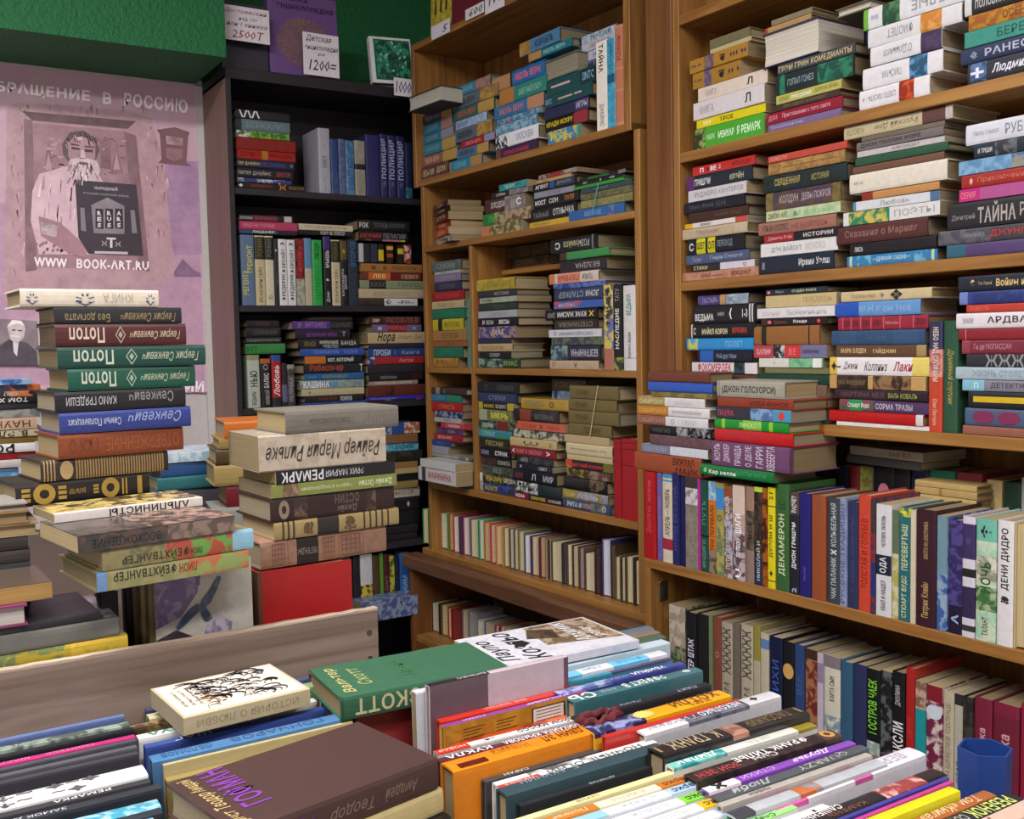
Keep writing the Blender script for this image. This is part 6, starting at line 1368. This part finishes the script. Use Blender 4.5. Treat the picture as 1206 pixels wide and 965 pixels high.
for i, (a_, b_) in enumerate(((118, 139), (116, 138), (114, 137))): album(a_, b_, 1.362+.032*i, .026, 1.19-.01*i, 'c 1b1b22', ['foremost', 'middle', 'rearmost'][i]+' of three black upright volumes standing beside the eagle album')
album(303, 415, 1.372, .03, w14.hit(0, 0)[1]*0+1.186, 'h a01c1c .0-1=5a3a2c', 'plain red album with brown spine, upright under the pile of classics')
album(305, 413, 1.403, .03, 1.186, 'h 4a3a30', 'dark brown album standing directly behind the plain red album')
album(305, 413, 1.434, .04, 1.186, 'h 3a4048', 'slate album standing two behind the plain red album')
w13 = wallplane(1.375)
stack(Sc, w13, 1.1865, 'pile of classics above red album', 'books in the pile of classics over the red album', '''
400 52 872|c 6f6a62|.2-.55@.2-.8 4f4a44 ПОВЕСТИ И РАССКАЗЫ;.6-.85@.2-.7 7f7a72 МАРТИН|worn grey cloth||y=3
290 152 815|p b5a898~a89b8a|.05-.95@.05-.95 3a342e/ Райнер Мария Рильке|thick worn cream, handwritten title||y=2
362 296 861|p 121216|.04-.38@.1-.9 d8d8dc* РЕМАРК;.4-.58@.25-.75 c8c8cc МАРИЯ;.6-.72@.25-.75 c8c8cc ЭРИХ|black, white title||y=4
345 352 866|p 7a8444 .08-.2=a87880~6a5a3a|.22-.62@.3-.7 c8cca0 гордость и предубеждение;.68-.96@.2-.8 d0d4b0* Джейн Остин|olive green||y=4
340 408 862|h 33211f .18-.28=3c2c28~6a5448 .76-.84=3c2c28~6a5448|.06-.14@.1-.9 8a7a6a* ◎;.5-.7@.5-.9 6a5a52* ОСТИН;.52-.68@.1-.45 7a6a60 Джейн|dark brown, blind-stamped||y=4
355 505 880|c 9a8558 .06-.075=3a2f20 .1-.115=3a2f20 .14-.155=3a2f20 .33-.5=2a2422 .7-.715=3a2f20 .75-.765=3a2f20 .8-.815=3a2f20 .85-.865=3a2f20 .9-.915=3a2f20|.22-.3@.1-.9 5a4830* ❧;.54-.64@.1-.9 5a4830* ❦|beige with black bands||y=5
300 586 832|c 94705c~8a6854 .27-.44=221a1c .2-.205=6a4a3c .6-.605=6a4a3c .8-.805=6a4a3c|.08-.18@.1-.9 7a5444 ▦;.47-.57@.1-.9 7a5444 ▦;.62-.78@.1-.9 7a5444 ▦;.28-.43@.2-.8 8a7a70 ЛЕГЕНДЫ|dusty pink, lattice ornament||y=5''', off=0, flip=True, jit=.5)
# small piles on the wall-side table
wb = wallplane(1.78)
stack((0, 0, 1), wb, 1.0, 'pile half hidden behind classics', 'books on the wall-side table', '''
264 497 345|h b8641c|.3-.5 3a1a10 ■|orange||y=-8 L=.19
258 518 340|c 8a7440||olive-tan||y=-8 L=.18
254 530 340|h 4a3a22||dark straw||y=-8 L=.18
252 549 345|h 9a8450 .3-.7=6a1e22|.35-.65 b87a6a ТОМ|beige, maroon label||y=-8 L=.19
266 573 350|h 6a1c24|.2-.8 a86a6a ИСТОРИЯ|wine red||y=-8 L=.18
250 600 340|h 8a8a84||pale grey||y=-8
250 630 340|h 5a5048||mud brown||y=-8
250 660 340|h 3f4852||blue-black||y=-8''', off=0, jit=.5)
stack((0, 0, 1), wallplane(1.95), 1.0, 'blue pile between the two tall ones', 'books on the wall-side table', '''
172 536 252|p 9ab8cc~c8d4da||pale blue-white||L=.2
190 547 262|h 2c4f80||mid-blue cloth-like||L=.19
185 564 262|h 2f6a70||teal||L=.19
180 580 262|h 4a4a50||iron grey||L=.2
180 610 262|h 8a7a5a||sand||L=.2''', off=0, jit=1)
stack(S8, wallplane(1.72), 1.0, 'pile at picture edge beside poster wall', 'books on the wall-side table', '''
-300 296 162|p 2f5a9a~8aa8c0||blue and white||R L=.2
-300 325 212|p b0622c~2a3a5a||orange and navy pictorial||R L=.21
-300 352 245|p 1f1f26~b87040|.6-.9 ccc СВЕТ|black, orange flecks||R L=.21
-300 378 252|p 17171b|.5-.9@.1-.9 ccc* ТОМ ХОЛТ|black, white title||R L=.21
-300 408 215|p 20242c||ink black||R L=.21
-300 440 205|p 8a8a88~6a6a6a||silver-grey||R L=.2
-300 488 188|p a08868 .6-1=b89880|.62-.95@.2-.8 55402c НАУКА|buff||R L=.19
-300 545 228|p 1d1c1e .4-1=b0a888|.42-.98@.1-.9 222* В. ЭЛТОН|cream-black, bold title||R L=.2
-300 585 215|p a8863a||ochre slim||R L=.2
-300 615 180|g d0d0d0|.4-.95@.05-.95 1c1c1c* РОММ|white, bold black title||R L=.2
-300 665 188|h a81c28|.4-.8@.3-.7 d09a9a ПОВЕСТЬ|cherry red||R L=.2
-300 700 182|h 4a1a1c .7-.9=b0a8a8|.5-.65 a88 А|dark wine, white tag||R L=.2
-300 748 96|h 4a7aa0~7aa0bc||light steel blue||R L=.2
-300 830 120|h 26262c||black-grey||R L=.2
-300 900 130|h 6a5a48||brown-buff||R L=.2
-300 1000 130|h 3a4a5a||dusk blue||R L=.2''', off=0, flip=True, jit=1)
def script(mb, put, L, W, T):
    for i, s_ in enumerate(('Белый', 'Клык', 'роман')):
        vs, fs, a = text_geo(s_, 1.5, .3); i0 = len(mb.v)
        for vx, vy in vs: mb.v.append((L*(1-(.40+.5*vx)), W*(1-(.2+.22*i+.16*vy)), T+.0005))
        for f in fs: mb.f.append(tuple(i0+q for q in f)); mb.c.append(srgb('#c9c4c0')); mb.c2.append(srgb('#c9c4c0'))
w131 = wallplane(1.30)
stack(Sb, w131, ZT, 'low pile behind the crate board', 'books in the low pile behind the crate board', '''
-500 492 244|p 4f4238||brown spine-in, page edge outwards||R L=.2 out pg=a8844c y=3
-500 588 124|h 7a3058||magenta spine-in, white pages outwards||R L=.2 out pg=b8b0ac
-500 640 470|h 26262c||black||R L=.2 y=3
-500 655 552|g 8a8c92~b8bcc4 .0-1=6a6a64||silver-grey glossy||R L=.22 y=2
-500 736 592|g b09a30~c8a838 .0-.7=6a7a4a~b09a30||yellow with green mottling||R L=.22 y=2
-500 850 592|h 3a3a3a||anthracite||R L=.22''', off=0, jit=.3)
# blue-silver book on the lowest visible shelf
_p = wallplane(2.965)
stack(Vc, PB, .617, 'lying before the uprights, lowest shelf, black bookcase', 'books on the low shelves of the black bookcase', '''
78 782 212|p 4a5a8a~8a98b8||blue-silver photo-covered||L=.2 W=.08''', off=-.085, jit=.3)

# ================================================================ the books past the first 300 hardcovers: one object
if STUFF:
    V, FC, MI, CA, CB = [], [], [], [], []
    for M, q, k in STUFF:
        b0 = len(V); V += [tuple(M @ Vector(v)) for v in q.v]; FC += [tuple(b0+j for j in f) for f in q.f]; MI += [k]*len(q.f)
        for c in q.c: CA += [*c, 1.0]
        for c in q.c2: CB += [*c, 1.0]
    me = bpy.data.meshes.new('small_books'); me.from_pydata(V, [], FC)
    for m_ in (MC['g'], MC['h'], MC['c'], MC['p'], MPAGE): me.materials.append(m_)
    me.polygons.foreach_set('material_index', MI)
    for nm, arr in (('Col', CA), ('Col2', CB)):
        a = me.attributes.new(nm, 'FLOAT_COLOR', 'FACE'); a.data.foreach_set('color', arr)
    me.update(); so = bpy.data.objects.new('small_books', me); C.objects.link(so)
    so['kind'] = 'stuff'; so['category'] = 'books'; so['label'] = 'smaller half-hidden books filling gaps among the shelves and piles'
